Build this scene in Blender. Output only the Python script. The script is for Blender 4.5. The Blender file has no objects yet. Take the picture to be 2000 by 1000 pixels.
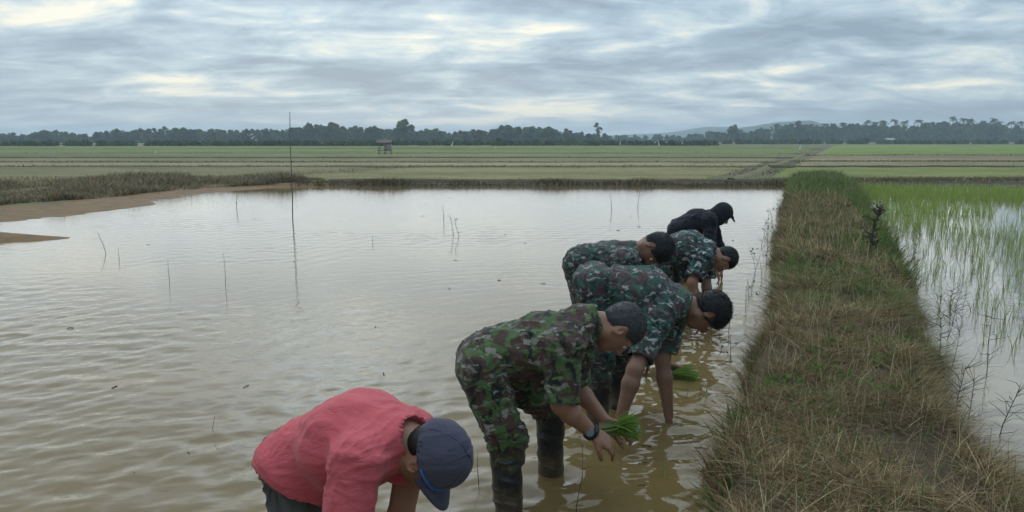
import bpy, math, random
import numpy as np
from mathutils import Vector

random.seed(7)
rng = np.random.default_rng(11)
S = bpy.context.scene
COL = S.collection
R = math.radians

# ------------------------------------------------------------------ camera
H = 1.60                 # eye height above the paddy water
FPX = 1450.0             # focal length in pixels of the 2000 px wide photograph
PITCH = R(8.94)
cam_d = bpy.data.cameras.new('camera')
cam_d.sensor_width = 36.0
cam_d.lens = FPX / 2000 * 36
cam_d.clip_start = 0.05
cam_d.clip_end = 20000
cam = bpy.data.objects.new('camera', cam_d)
COL.objects.link(cam)
cam.location = (0, 0, H)
cam.rotation_euler = (math.pi / 2 - PITCH, 0, 0)
S.camera = cam

# ------------------------------------------------------------------ light
SUN_AZ, SUN_EL = -13.0, 25.0          # azimuth from +Y towards +X, elevation (degrees)
w = bpy.data.worlds.new('World')
S.world = w
w.use_nodes = True


class NT:
    """small helper to wire shader nodes"""
    def __init__(self, tree):
        self.t = tree
        tree.nodes.clear()

    def n(self, typ, ins=None, **props):
        nd = self.t.nodes.new(typ)
        for k, v in props.items():
            setattr(nd, k, v)
        if ins:
            for k, v in ins.items():
                self.put(nd.inputs[k], v)
        return nd

    def put(self, sock, v):
        if isinstance(v, bpy.types.NodeSocket):
            self.t.links.new(v, sock)
        elif v is not None:
            if isinstance(v, (tuple, list)) and len(v) == 3 and sock.type == 'RGBA':
                v = (*v, 1)
            sock.default_value = v

    def m(self, op, a, b=None, c=None, clamp=False):
        nd = self.t.nodes.new('ShaderNodeMath')
        nd.operation = op
        nd.use_clamp = clamp
        self.put(nd.inputs[0], a)
        if b is not None:
            self.put(nd.inputs[1], b)
        if c is not None:
            self.put(nd.inputs[2], c)
        return nd.outputs[0]

    def mix(self, fac, a, b, blend='MIX'):
        nd = self.t.nodes.new('ShaderNodeMix')
        nd.data_type = 'RGBA'
        nd.blend_type = blend
        self.put(nd.inputs[0], fac)
        self.put(nd.inputs[6], a)
        self.put(nd.inputs[7], b)
        return nd.outputs[2]

    def ramp(self, fac, stops, interp='LINEAR'):
        nd = self.t.nodes.new('ShaderNodeValToRGB')
        cr = nd.color_ramp
        cr.interpolation = interp
        while len(cr.elements) < len(stops):
            cr.elements.new(0.5)
        for e, (p, c) in zip(cr.elements, stops):
            e.position = p
            e.color = (*c, 1) if len(c) == 3 else c
        self.put(nd.inputs[0], fac)
        return nd.outputs[0]

    def sstep(self, v, lo, hi):
        nd = self.t.nodes.new('ShaderNodeMapRange')
        nd.interpolation_type = 'SMOOTHSTEP'
        self.put(nd.inputs[0], v)
        nd.inputs[1].default_value = lo
        nd.inputs[2].default_value = hi
        return nd.outputs[0]

    def noise(self, vec, scale, detail=4, rough=0.5, dist=0.0):
        nd = self.n('ShaderNodeTexNoise', {'Vector': vec, 'Scale': scale, 'Detail': detail,
                                           'Roughness': rough, 'Distortion': dist})
        return nd.outputs[0]

    def mapping(self, vec, loc=(0, 0, 0), rot=(0, 0, 0), scale=(1, 1, 1)):
        nd = self.n('ShaderNodeMapping', {'Vector': vec, 'Location': loc, 'Rotation': rot, 'Scale': scale})
        return nd.outputs[0]


def build_world():
    T = NT(w.node_tree)
    co = T.n('ShaderNodeTexCoord').outputs['Generated']
    nrm = T.n('ShaderNodeVectorMath', {0: co}, operation='NORMALIZE').outputs[0]
    sep = T.n('ShaderNodeSeparateXYZ', {0: nrm})
    x, y, z = sep.outputs
    za = T.m('MAXIMUM', z, 0.0)
    den = T.m('ADD', za, 0.085)
    px = T.m('DIVIDE', x, den)
    py = T.m('DIVIDE', y, den)
    p = T.n('ShaderNodeCombineXYZ', {0: px, 1: py, 2: 0.0}).outputs[0]
    az = T.m('MULTIPLY', T.m('ARCTAN2', x, y), 57.2958)
    el = T.m('MULTIPLY', T.m('ARCSINE', z), 57.2958)
    # layered cloud deck seen in perspective, streaked from the left horizon to the right
    den2 = T.m('ADD', za, 0.20)
    pp = T.n('ShaderNodeCombineXYZ', {0: T.m('DIVIDE', x, den2), 1: T.m('DIVIDE', y, den2), 2: 0.0}).outputs[0]
    p1 = T.mapping(p, rot=(0, 0, R(-24)), scale=(0.20, 0.62, 1), loc=(1.3, 0.4, 0))
    p2 = T.mapping(pp, rot=(0, 0, R(-10)), scale=(1.5, 1.9, 1), loc=(4.1, 2.7, 0))
    n1 = T.noise(p1, 1.25, 5, 0.55, 0.9)
    n2 = T.noise(p2, 1.75, 6, 0.57, 0.5)
    d = T.m('ADD', T.m('MULTIPLY', n1, 0.62), T.m('MULTIPLY', n2, 0.86))
    n3 = T.noise(T.mapping(pp, scale=(3.2, 5.5, 1), loc=(2.2, 8.1, 0)), 2.6, 4, 0.6, 0.4)
    d = T.m('MULTIPLY_ADD', n3, 0.20, d)
    d = T.m('SUBTRACT', d, 0.335)
    ae = T.n('ShaderNodeCombineXYZ', {0: az, 1: el, 2: 0.0}).outputs[0]

    def blob(a0, e0, sa, se, slope=0.0):
        v = T.n('ShaderNodeMapping', {'Vector': ae, 'Location': (a0, e0, 0), 'Rotation': (0, 0, math.atan(slope)),
                                      'Scale': (sa * 1.7, se * 1.7, 1)}, vector_type='TEXTURE').outputs[0]
        return T.n('ShaderNodeTexGradient', {0: v}, gradient_type='QUADRATIC_SPHERE').outputs[1]
    # thin places in the deck (negative) and heavy banks (positive), as direction on the sky
    feats = [(-24, 4.0, 8, 0.75, -0.01, -0.26), (-25, 3.3, 4, 0.35, 0.0, -0.16), (-31, 8.0, 6, 1.1, 0.0, -0.12), (-6, 6.8, 13, 1.6, 0.02, -0.10),
             (3, 2.6, 10, 1.2, 0.03, -0.24), (17, 4.7, 10, 0.7, 0.09, -0.24), (15, 3.4, 7, 0.5, 0.06, -0.14), (30, 3.5, 8, 0.4, 0.06, -0.22),
             (29, 10.5, 3, 0.5, 0.0, -0.24), (32, 14.5, 8, 2.6, 0.0, -0.20), (-4, 1.2, 13, 0.9, 0.0, -0.14), (-22, 1.6, 12, 0.9, 0.0, -0.06), (-14, 8.4, 3, 0.4, 0.0, -0.12),
             (2, 8.0, 6, 0.35, 0.03, -0.14),
             (-14, 10.4, 26, 1.2, 0.0, 0.14), (24, 7.4, 17, 1.3, 0.08, 0.13), (30, 1.7, 10, 0.9, 0.05, 0.16), (25, 9.0, 6, 0.8, 0.05, 0.08),
             (-37, 4.6, 6, 1.4, 0.0, 0.12), (-11, 4.2, 9, 0.6, 0.0, 0.08), (-20, 5.8, 8, 0.5, 0.0, 0.06), (6, 5.6, 9, 0.6, 0.05, 0.08)]
    for a0, e0, sa, se, sl, k in feats:
        d = T.m('MULTIPLY_ADD', blob(a0, e0, sa, se, sl), k * 1.0, d)
    cloud = T.ramp(d, [(0.25, (0.67, 0.645, 0.555)), (0.34, (0.475, 0.52, 0.525)), (0.43, (0.325, 0.415, 0.48)),
                       (0.54, (0.235, 0.312, 0.39)), (0.67, (0.165, 0.225, 0.305))])
    # overcast is a little brighter round the veiled sun
    sa, se = R(SUN_AZ), R(SUN_EL)
    sv = (math.sin(sa) * math.cos(se), math.cos(sa) * math.cos(se), math.sin(se))
    dt = T.n('ShaderNodeVectorMath', {0: nrm, 1: sv}, operation='DOT_PRODUCT').outputs['Value']
    dtm = T.m('MAXIMUM', dt, 0.0)
    glow = T.m('ADD', T.m('MULTIPLY', T.m('POWER', dtm, 110.0), 3.0), T.m('MULTIPLY', T.m('POWER', dtm, 10.0), 0.12))
    gl = T.m('ADD', 0.96, glow)
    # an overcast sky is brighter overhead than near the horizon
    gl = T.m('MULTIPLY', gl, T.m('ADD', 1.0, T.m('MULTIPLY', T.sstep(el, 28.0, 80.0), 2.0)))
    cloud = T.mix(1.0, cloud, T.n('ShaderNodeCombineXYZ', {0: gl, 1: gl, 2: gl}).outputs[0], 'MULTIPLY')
    sky = T.n('ShaderNodeTexSky', sky_type='NISHITA', sun_disc=False)
    sky.sun_elevation = R(SUN_EL)
    sky.sun_rotation = R(SUN_AZ)
    sky.air_density = 1.6
    sky.dust_density = 0.4
    bg1 = T.n('ShaderNodeBackground', {'Color': sky.outputs[0], 'Strength': 0.07})
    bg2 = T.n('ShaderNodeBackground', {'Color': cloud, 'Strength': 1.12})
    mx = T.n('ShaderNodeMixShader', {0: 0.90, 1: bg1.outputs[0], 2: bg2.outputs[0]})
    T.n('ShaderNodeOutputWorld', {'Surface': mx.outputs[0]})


build_world()
w.cycles.sampling_method = 'MANUAL'
w.cycles.sample_map_resolution = 512

sun_d = bpy.data.lights.new('sun', 'SUN')
sun_d.energy = 0.7
sun_d.angle = R(95)
sun_d.color = (1.0, 0.97, 0.93)
sun = bpy.data.objects.new('sun', sun_d)
COL.objects.link(sun)
sdir = Vector((math.sin(R(SUN_AZ)) * math.cos(R(SUN_EL)), math.cos(R(SUN_AZ)) * math.cos(R(SUN_EL)), math.sin(R(SUN_EL))))
sun.rotation_euler = sdir.to_track_quat('Z', 'Y').to_euler()
sun.location = (0, 0, 60)

S.view_settings.view_transform = 'Standard'
S.view_settings.look = 'None'
S.view_settings.exposure = 0.55
S.view_settings.gamma = 1.0
S.render.engine = 'CYCLES'
S.cycles.use_denoising = True
S.cycles.use_adaptive_sampling = True
S.cycles.adaptive_threshold = 0.03
S.cycles.max_bounces = 6
S.cycles.diffuse_bounces = 3
S.cycles.glossy_bounces = 3
S.cycles.transmission_bounces = 2
S.cycles.volume_bounces = 1
S.cycles.transparent_max_bounces = 6

# ------------------------------------------------------------------ geometry helpers
CP, SP = math.cos(PITCH), math.sin(PITCH)


def P(u, v, Y):
    """point at distance Y ahead that lies on the line of sight of photo point (u, v)"""
    a = (u - 1000) / FPX
    b = (500 - v) / FPX
    t = Y / (CP + b * SP)
    return np.array([a * t, Y, H + t * (b * CP - SP)])


def G(u, v, z=0.0):
    """point of the plane at height z on that line of sight"""
    a = (u - 1000) / FPX
    b = (500 - v) / FPX
    t = (z - H) / (b * CP - SP)
    return np.array([a * t, t * (CP + b * SP), z])


_tab = np.random.default_rng(3).random((32, 32, 32)).astype(np.float32)


def noise3(p):
    """smooth value noise, p (N,3) -> 0..1"""
    p = np.asarray(p, dtype=np.float64)
    i = np.floor(p).astype(np.int64)
    f = (p - i)
    f = f * f * (3 - 2 * f)
    out = 0
    for dx in (0, 1):
        wx = f[:, 0] if dx else 1 - f[:, 0]
        for dy in (0, 1):
            wy = f[:, 1] if dy else 1 - f[:, 1]
            for dz in (0, 1):
                wz = f[:, 2] if dz else 1 - f[:, 2]
                out = out + wx * wy * wz * _tab[(i[:, 0] + dx) % 32, (i[:, 1] + dy) % 32, (i[:, 2] + dz) % 32]
    return out


def fbm(p, octv=4):
    p = np.asarray(p, dtype=np.float64)
    a, s, o = 0.5, 0, 0
    for k in range(octv):
        o = o + a * noise3(p * 2 ** k + 7.3 * k)
        s += a
        a *= 0.5
    return o / s


def mesh_np(name, verts, quads=None, tris=None, cols=None, smooth=False):
    verts = np.asarray(verts, dtype=np.float32).reshape(-1, 3)
    me = bpy.data.meshes.new(name)
    q = np.zeros((0, 4), np.int32) if quads is None else np.asarray(quads, np.int32).reshape(-1, 4)
    t = np.zeros((0, 3), np.int32) if tris is None else np.asarray(tris, np.int32).reshape(-1, 3)
    me.vertices.add(len(verts))
    me.vertices.foreach_set('co', verts.ravel())
    nl = q.size + t.size
    me.loops.add(nl)
    me.loops.foreach_set('vertex_index', np.concatenate([q.ravel(), t.ravel()]).astype(np.int32))
    npoly = len(q) + len(t)
    me.polygons.add(npoly)
    start = np.concatenate([np.arange(len(q)) * 4, q.size + np.arange(len(t)) * 3]).astype(np.int32)
    me.polygons.foreach_set('loop_start', start)
    if smooth:
        me.polygons.foreach_set('use_smooth', np.ones(npoly, dtype=bool))
    me.update(calc_edges=True)
    if cols is not None:
        at = me.attributes.new('Col', 'FLOAT_COLOR', 'POINT')
        c = np.ones((len(verts), 4), np.float32)
        c[:, :3] = cols
        at.data.foreach_set('color', c.ravel())
    me.validate()
    return me


def link(name, me, mat=None, parent=None, loc=None):
    o = bpy.data.objects.new(name, me)
    COL.objects.link(o)
    if mat is not None and me is not None:
        if len(me.materials) == 0:
            me.materials.append(mat)
    if loc is not None:
        o.location = loc
    if parent is not None:
        o.parent = parent
    return o


def tag(o, label=None, cat=None, group=None, kind=None):
    if label:
        o['label'] = label
    if cat:
        o['category'] = cat
    if group:
        o['group'] = group
    if kind:
        o['kind'] = kind
    return o


def merge(parts):
    """parts: list of (verts, quads, tris) -> one"""
    V, Q, Tt, n = [], [], [], 0
    for v, q, t in parts:
        V.append(np.asarray(v, float).reshape(-1, 3))
        if q is not None and len(q):
            Q.append(np.asarray(q) + n)
        if t is not None and len(t):
            Tt.append(np.asarray(t) + n)
        n += len(V[-1])
    return np.concatenate(V), (np.concatenate(Q) if Q else None), (np.concatenate(Tt) if Tt else None)


def tube(pts, rad, seg=6, cap=True):
    pts = np.asarray(pts, float)
    n = len(pts)
    rad = np.broadcast_to(np.asarray(rad, float), (n,))
    V = []
    ref = np.array([0.31, 0.95, 0.02])
    for i in range(n):
        d = pts[min(i + 1, n - 1)] - pts[max(i - 1, 0)]
        d = d / (np.linalg.norm(d) + 1e-9)
        a = np.cross(d, ref)
        if np.linalg.norm(a) < 1e-3:
            a = np.cross(d, [1, 0, 0])
        a /= np.linalg.norm(a)
        b = np.cross(d, a)
        for k in range(seg):
            th = 2 * math.pi * k / seg
            V.append(pts[i] + rad[i] * (math.cos(th) * a + math.sin(th) * b))
    Q = []
    for i in range(n - 1):
        for k in range(seg):
            k2 = (k + 1) % seg
            Q.append((i * seg + k, i * seg + k2, (i + 1) * seg + k2, (i + 1) * seg + k))
    Tt = []
    if cap:
        V.append(pts[0])
        V.append(pts[-1])
        c0, c1 = n * seg, n * seg + 1
        for k in range(seg):
            k2 = (k + 1) % seg
            Tt.append((c0, k2, k))
            Tt.append((c1, (n - 1) * seg + k, (n - 1) * seg + k2))
    return np.array(V), np.array(Q), (np.array(Tt) if Tt else None)


def box(lo, hi):
    x0, y0, z0 = lo
    x1, y1, z1 = hi
    V = np.array([(x0, y0, z0), (x1, y0, z0), (x1, y1, z0), (x0, y1, z0), (x0, y0, z1), (x1, y0, z1), (x1, y1, z1), (x0, y1, z1)])
    Q = np.array([(0, 3, 2, 1), (4, 5, 6, 7), (0, 1, 5, 4), (1, 2, 6, 5), (2, 3, 7, 6), (3, 0, 4, 7)])
    return V, Q, None


def blades(base, height, width, lean, curl, cols, tipdark=0.85):
    """grass blades: returns verts, quads, tris, cols. lean (N,2) = horizontal tip offset as share of height"""
    base = np.asarray(base, float)
    n = len(base)
    ang = rng.random(n) * math.pi * 2
    side = np.stack([np.cos(ang), np.sin(ang), np.zeros(n)], 1)
    V = np.zeros((n, 7, 3))
    lv = np.concatenate([lean, np.zeros((n, 1))], 1)
    for k, (f, wf) in enumerate(((0.0, 1.0), (0.4, 0.85), (0.75, 0.55), (1.0, 0.0))):
        up = f * (1 - 0.35 * np.minimum(curl, 1.5) * f)
        c = base + np.array([0, 0, 1.0]) * (height * up)[:, None] + lv * (height * (f ** 1.7))[:, None]
        if k < 3:
            V[:, 2 * k] = c - side * (width * wf * 0.5)[:, None]
            V[:, 2 * k + 1] = c + side * (width * wf * 0.5)[:, None]
        else:
            V[:, 6] = c
    off = (np.arange(n) * 7)[:, None]
    Q = np.concatenate([off + np.array([[0, 1, 3, 2]]), off + np.array([[2, 3, 5, 4]])])
    Tt = off + np.array([[4, 5, 6]])
    C = np.repeat(cols[:, None, :], 7, 1) * rng.uniform(0.9, 1.1, (n, 1, 1))
    return V.reshape(-1, 3), Q, Tt, C.reshape(-1, 3)


ORD = ('nearest', 'second', 'third', 'fourth', 'fifth', 'sixth', 'seventh', 'eighth', 'ninth', 'tenth', 'eleventh', 'twelfth', 'thirteenth', 'fourteenth', 'fifteenth',
       'sixteenth', 'seventeenth', 'eighteenth', 'nineteenth', 'twentieth', 'twenty-first', 'twenty-second', 'twenty-third', 'twenty-fourth', 'twenty-fifth',
       'twenty-sixth', 'twenty-seventh', 'twenty-eighth', 'twenty-ninth', 'thirtieth')


def pick(palette, n, weights=None, jit=0.18):
    pal = np.array(palette, float)
    wgt = None if weights is None else np.array(weights) / np.sum(weights)
    i = rng.choice(len(pal), n, p=wgt)
    c = pal[i] * rng.uniform(1 - jit, 1 + jit, (n, 1)) * rng.uniform(0.94, 1.06, (n, 3))
    return c


# ------------------------------------------------------------------ materials
def new_mat(name):
    m = bpy.data.materials.new(name)
    m.use_nodes = True
    return m, NT(m.node_tree)


def principled(T, color, rough=0.8, spec=0.3, normal=None, **kw):
    ins = {'Base Color': color, 'Roughness': rough, 'Specular IOR Level': spec}
    if normal is not None:
        ins['Normal'] = normal
    ins.update(kw)
    b = T.n('ShaderNodeBsdfPrincipled', ins)
    T.n('ShaderNodeOutputMaterial', {'Surface': b.outputs[0]})
    return b


def simple_mat(name, color, rough=0.8, var=0.25, scale=12.0, bump=0.15, spec=0.3, bdist=0.01):
    m, T = new_mat(name)
    co = T.n('ShaderNodeTexCoord').outputs['Object']
    n = T.noise(co, scale, 5, 0.6)
    c = T.mix(n, tuple(np.array(color) * (1 - var)), tuple(np.array(color) * (1 + var)))
    bp = T.n('ShaderNodeBump', {'Height': T.noise(co, scale * 3, 4, 0.6), 'Strength': bump, 'Distance': bdist})
    principled(T, c, rough, spec, bp.outputs[0])
    return m


def leaf_mat(name, rough=0.75, trans=0.40):
    """colour per blade or leaf, some light passing through"""
    m, T = new_mat(name)
    col = T.n('ShaderNodeAttribute', attribute_name='Col').outputs['Color']
    b = T.n('ShaderNodeBsdfPrincipled', {'Base Color': col, 'Roughness': rough, 'Specular IOR Level': 0.2})
    tr = T.n('ShaderNodeBsdfTranslucent', {'Color': col})
    mx = T.n('ShaderNodeMixShader', {0: trans, 1: b.outputs[0], 2: tr.outputs[0]})
    T.n('ShaderNodeOutputMaterial', {'Surface': mx.outputs[0]})
    return m


M_leaf = leaf_mat('foliage')
M_dry = leaf_mat('dry_grass', 0.85, 0.15)


def water_mat(name, mud, amp=1.0):
    m, T = new_mat(name)
    co = T.n('ShaderNodeNewGeometry').outputs['Position']
    b = T.noise(T.mapping(co, rot=(0, 0, R(-14)), scale=(7.0, 17.0, 1)), 1.0, 2, 0.5)
    bp = T.n('ShaderNodeBump', {'Height': b, 'Strength': amp, 'Distance': 0.0022})
    cl = T.noise(T.mapping(co, scale=(0.9, 1.3, 1)), 1.0, 3, 0.6, 0.8)
    col = T.mix(cl, tuple(np.array(mud) * 0.82), tuple(np.array(mud) * 1.16))
    silt = T.sstep(T.noise(T.mapping(co, scale=(0.5, 0.8, 1), loc=(3, 1, 0)), 1.0, 4, 0.6, 1.0), 0.50, 0.68)
    col = T.mix(T.m('MULTIPLY', silt, 0.35), col, tuple(np.array(mud) * 1.6))
    principled(T, col, 0.03, 0.5, bp.outputs[0], IOR=1.333)
    return m


def camo_mat(name, base, c2, c3, c4, scale=1.0, seed=0.0):
    m, T = new_mat(name)
    co = T.n('ShaderNodeTexCoord').outputs['Object']
    warp = T.n('ShaderNodeTexNoise', {'Vector': T.mapping(co, loc=(seed, 3, 1)), 'Scale': 9.0 * scale, 'Detail': 2})
    wv = T.n('ShaderNodeVectorMath', {0: warp.outputs[1], 1: (0.5, 0.5, 0.5)}, operation='SUBTRACT').outputs[0]
    wv = T.n('ShaderNodeVectorMath', {0: wv, 'Scale': 0.10}, operation='SCALE').outputs[0]
    pc = T.n('ShaderNodeVectorMath', {0: co, 1: wv}, operation='ADD').outputs[0]

    def layer(off, sc, st, thr, rot):
        n = T.noise(T.mapping(pc, loc=off, rot=rot, scale=st), sc * scale, 2.5, 0.55)
        return T.sstep(n, thr - 0.022, thr + 0.022)
    c = T.mix(layer((1 + seed, 0, 0), 12, (1, 1, 1.8), 0.475, (0, 0.5, 0)), base, c2)
    c = T.mix(layer((0, 5 + seed, 2), 15, (1.6, 1, 0.8), 0.555, (0.4, 0.2, 0)), c, c3)
    c = T.mix(layer((3, 1, 7 + seed), 19, (0.7, 1, 1.7), 0.605, (0, -0.6, 0.3)), c, c4)
    c = T.mix(layer((8, 3, 2 - seed), 21, (1, 1, 2.0), 0.61, (0.2, 0.8, 0.3)), c, tuple(np.array(base) * 1.25))
    wear = T.noise(co, 5.0, 4, 0.6)
    c = T.mix(T.sstep(wear, 0.45, 0.8), c, T.mix(0.35, c, (0.16, 0.13, 0.10)))
    zc = T.n('ShaderNodeSeparateXYZ', {0: co}).outputs[2]
    wet = T.sstep(T.m('SUBTRACT', T.m('ADD', 0.34, T.m('MULTIPLY', T.noise(co, 13, 4, 0.6), 0.30)), zc), 0.0, 0.05)
    c = T.mix(T.m('MULTIPLY', wet, 0.55), c, T.mix(0.75, c, (0.035, 0.028, 0.018)))
    cr = T.noise(T.mapping(co, scale=(1, 1, 1.8), rot=(0.3, 0.9, 0)), 26, 4, 0.6, 0.6)
    bp = T.n('ShaderNodeBump', {'Height': cr, 'Strength': 0.55, 'Distance': 0.012})
    principled(T, c, 0.85, 0.2, bp.outputs[0], **{'Sheen Weight': 0.08})
    return m


def cloth_mat(name, color, var=0.12, bump=0.5):
    m, T = new_mat(name)
    co = T.n('ShaderNodeTexCoord').outputs['Object']
    n = T.noise(co, 6, 5, 0.6)
    c = T.mix(n, tuple(np.array(color) * (1 - var)), tuple(np.array(color) * (1 + var)))
    fr = T.noise(T.mapping(co, scale=(1, 1, 2.2), rot=(0.2, 0.7, 0.1)), 15, 4, 0.6, 0.8)
    we = T.noise(co, 420, 2, 0.5)
    hh = T.m('ADD', fr, T.m('MULTIPLY', we, 0.06))
    bp = T.n('ShaderNodeBump', {'Height': hh, 'Strength': bump, 'Distance': 0.022})
    principled(T, c, 0.9, 0.15, bp.outputs[0], **{'Sheen Weight': 0.10})
    return m


def skin_mat(name, color):
    m, T = new_mat(name)
    co = T.n('ShaderNodeTexCoord').outputs['Object']
    n = T.noise(co, 11, 5, 0.6)
    c = T.mix(n, tuple(np.array(color) * 0.8), tuple(np.array(color) * np.array([1.2, 1.12, 1.08])))
    n2 = T.noise(co, 120, 4, 0.6)
    bp = T.n('ShaderNodeBump', {'Height': n2, 'Strength': 0.2, 'Distance': 0.003})
    principled(T, c, 0.5, 0.4, bp.outputs[0], **{'Subsurface Weight': 0.08, 'Subsurface Radius': (0.012, 0.005, 0.003)})
    return m


# ------------------------------------------------------------------ the lie of the land
DA = R(21.0)
DD = np.array([math.sin(DA), math.cos(DA)])       # along the dike
DN = np.array([math.cos(DA), -math.sin(DA)])      # across it, to the right


def sq(x, y):
    return x * DN[0] + y * DN[1], x * DD[0] + y * DD[1]


def dike_right(q):
    return 1.05 + 0.55 * np.clip((q - 4) / 17, 0, 1)


FAR_Y = 25.8        # far edge of the flooded paddy at the left end
FIELD_Z = 0.10


def far_edge(x):
    return 25.4 + 0.02 * (x + 8)


def left_edge(y):
    """x of the muddy left shore"""
    pts = np.array([[3.0, -18.0], [8, -15.5], [12.0, -13.4], [14.6, -10.6], [18.0, -9.9], [21.5, -9.9], [24.0, -9.2], [26.0, -7.6], [30, -6]])
    return np.interp(y, pts[:, 0], pts[:, 1])


def ground_height(x, y):
    n = fbm(np.stack([x * 0.45, y * 0.45, 0 * x], 1), 4) - 0.5
    n2 = fbm(np.stack([x * 0.15 + 9, y * 0.3, 0 * x + 4], 1), 3) - 0.5
    s, q = sq(x, y)
    # signed distance into the flooded area (positive = water)
    dl = (x - left_edge(y)) + n2 * 1.6
    df = (far_edge(x) - y) * 1.0 + n * 0.3
    inside = np.minimum(dl * 0.05, df * 0.5)
    spit = np.exp(-(((x + 8.6) / 2.3) ** 2 + ((y - 12.0 - 0.05 * (x + 8)) / 0.62) ** 2)) * 0.31
    z = np.clip(0.035 - inside * 1.0, -0.22, FIELD_Z) + n * 0.045 + (fbm(np.stack([x * 1.7, y * 1.7, 0 * x + 8], 1), 3) - 0.5) * 0.035 + spit * (inside > 0)
    z = np.where(y < 2, -0.22, z)
    right = (s > 0.4) & (y < far_edge(x) + 1.2)
    zr = np.clip(-(far_edge(x) + 0.9 - y) * 0.4 + 0.05, -0.22, FIELD_Z)
    z = np.where(right, zr, z)
    far = np.clip((y - 60) / 200, 0, 1)
    return z * (1 - far) + FIELD_Z * far


def axis(pts):
    out = []
    for a, b, st in pts:
        out.append(np.arange(a, b, st))
    return np.concatenate(out)


gx = np.concatenate([-np.geomspace(2200, 40, 26), axis([(-38, -20, 1.2), (-20, -4, 0.22), (-4, 20, 0.6), (20, 40, 2)]), np.geomspace(42, 2200, 26)])
gy = np.concatenate([np.array([-300, -100, -30, -6, 0]), axis([(2, 10, 0.8), (10, 16, 0.18), (16, 30, 0.22), (30, 60, 2.0)]), np.geomspace(62, 2150, 40)])
XX, YY = np.meshgrid(gx, gy, indexing='ij')
gz = ground_height(XX.ravel(), YY.ravel())
nxg, nyg = XX.shape
ii, jj = np.meshgrid(np.arange(nxg - 1), np.arange(nyg - 1), indexing='ij')
i0 = (ii * nyg + jj).ravel()
gq = np.stack([i0, i0 + nyg, i0 + nyg + 1, i0 + 1], 1)
M_ground, T = new_mat('ground')
co = T.n('ShaderNodeNewGeometry').outputs['Position']
sep = T.n('ShaderNodeSeparateXYZ', {0: co})
n1 = T.noise(T.mapping(co, scale=(0.6, 1.4, 1)), 1.0, 6, 0.62)
n2 = T.noise(T.mapping(co, scale=(0.03, 0.12, 1)), 1.0, 5, 0.6)
n3 = T.noise(co, 3.0, 6, 0.65)
mud = T.mix(n1, (0.175, 0.098, 0.040), (0.265, 0.160, 0.074))
mud = T.mix(T.m('MULTIPLY', T.sstep(n3, 0.4, 0.62), 0.55), mud, (0.11, 0.075, 0.04))
fld = T.ramp(n2, [(0.35, (0.115, 0.125, 0.05)), (0.5, (0.17, 0.155, 0.075)), (0.65, (0.22, 0.19, 0.105))])
fld = T.mix(T.m('MULTIPLY', T.sstep(n3, 0.45, 0.7), 0.5), fld, (0.07, 0.085, 0.035))
mud = T.mix(T.sstep(sep.outputs[0], -7.5, -4.5), mud, (0.085, 0.066, 0.042))
wet = T.sstep(sep.outputs[2], 0.080, 0.115)
cg = T.mix(wet, mud, fld)
rg = T.m('ADD', 0.72, T.m('MULTIPLY', wet, 0.25))
bp = T.n('ShaderNodeBump', {'Height': n3, 'Strength': 0.6, 'Distance': 0.05})
principled(T, cg, rg, 0.15, bp.outputs[0])
ground = link('ground', mesh_np('ground', np.stack([XX.ravel(), YY.ravel(), gz], 1), gq, smooth=True), M_ground)
tag(ground, 'flat muddy ground of the rice plain reaching the horizon', 'ground', kind='structure')

# water of the open paddy and of the planted paddy, either side of the dike
ring_c = [(*G(1205, 850)[:2], 52, 0.0016, 0.5), (*G(1310, 840)[:2], 58, 0.0014, 0.40), (*G(1070, 925)[:2], 40, 0.0018, 0.8),
          (*G(640, 1100)[:2], 25, 0.0028, 1.5), (*G(960, 990)[:2], 29, 0.0024, 1.3), (*G(1345, 740)[:2], 52, 0.0014, 0.5),
          (*G(1160, 760)[:2], 24, 0.0027, 2.2), (*G(1250, 690)[:2], 33, 0.0015, 2.0)]
M_water = water_mat('muddy_water', (0.165, 0.113, 0.044), 1.0)
M_water2 = water_mat('planted_water', (0.21, 0.18, 0.13), 0.6)


def sheet(name, pts, z, mat, label, cat, kind='structure'):
    V = [(p[0], p[1], z) for p in pts]
    me = bpy.data.meshes.new(name)
    me.from_pydata(V, [], [list(range(len(V)))])
    o = link(name, me, mat)
    return tag(o, label, cat, kind=kind)


def sp_(s, q):
    return s * DN + q * DD


def waves(x, y, space, amp, rings):
    """wind ripples as a sum of wave trains plus the rings people make"""
    r = np.random.default_rng(5)
    patch = np.clip(fbm(np.stack([x * 0.34, y * 0.50, 0 * x], 1), 3) * 4.2 - 1.55, 0.08, 1.15)
    wob = fbm(np.stack([x * 1.3, y * 1.3, 0 * x + 3], 1), 3)
    h = np.zeros_like(x)
    for k in range(42):
        lam = 0.06 * (0.42 / 0.06) ** r.random()
        th = R(-14 + r.normal(0, 40))
        kx, ky = math.sin(th) * 2 * math.pi / lam, math.cos(th) * 2 * math.pi / lam
        fade = np.clip((lam / space - 2.2) / 2.5, 0, 1)
        h += fade * lam * 0.0024 * np.clip(1.15 - y / 20, 0.22, 1) * np.sin(kx * x + ky * y + 3.0 * wob + r.random() * 6.28)
    h *= amp * patch
    for (cx, cy, k, am, fall) in rings:
        d = np.hypot(x - cx, y - cy)
        h += 1.25 * am * amp * np.sin(k * (d + 0.30 * wob)) * np.exp(-d / fall) * np.clip(d / 0.12, 0, 1) * np.clip((6.28 / k / space - 2.2) / 2.5, 0, 1) * (0.35 + 0.65 * patch)
    return h


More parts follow.
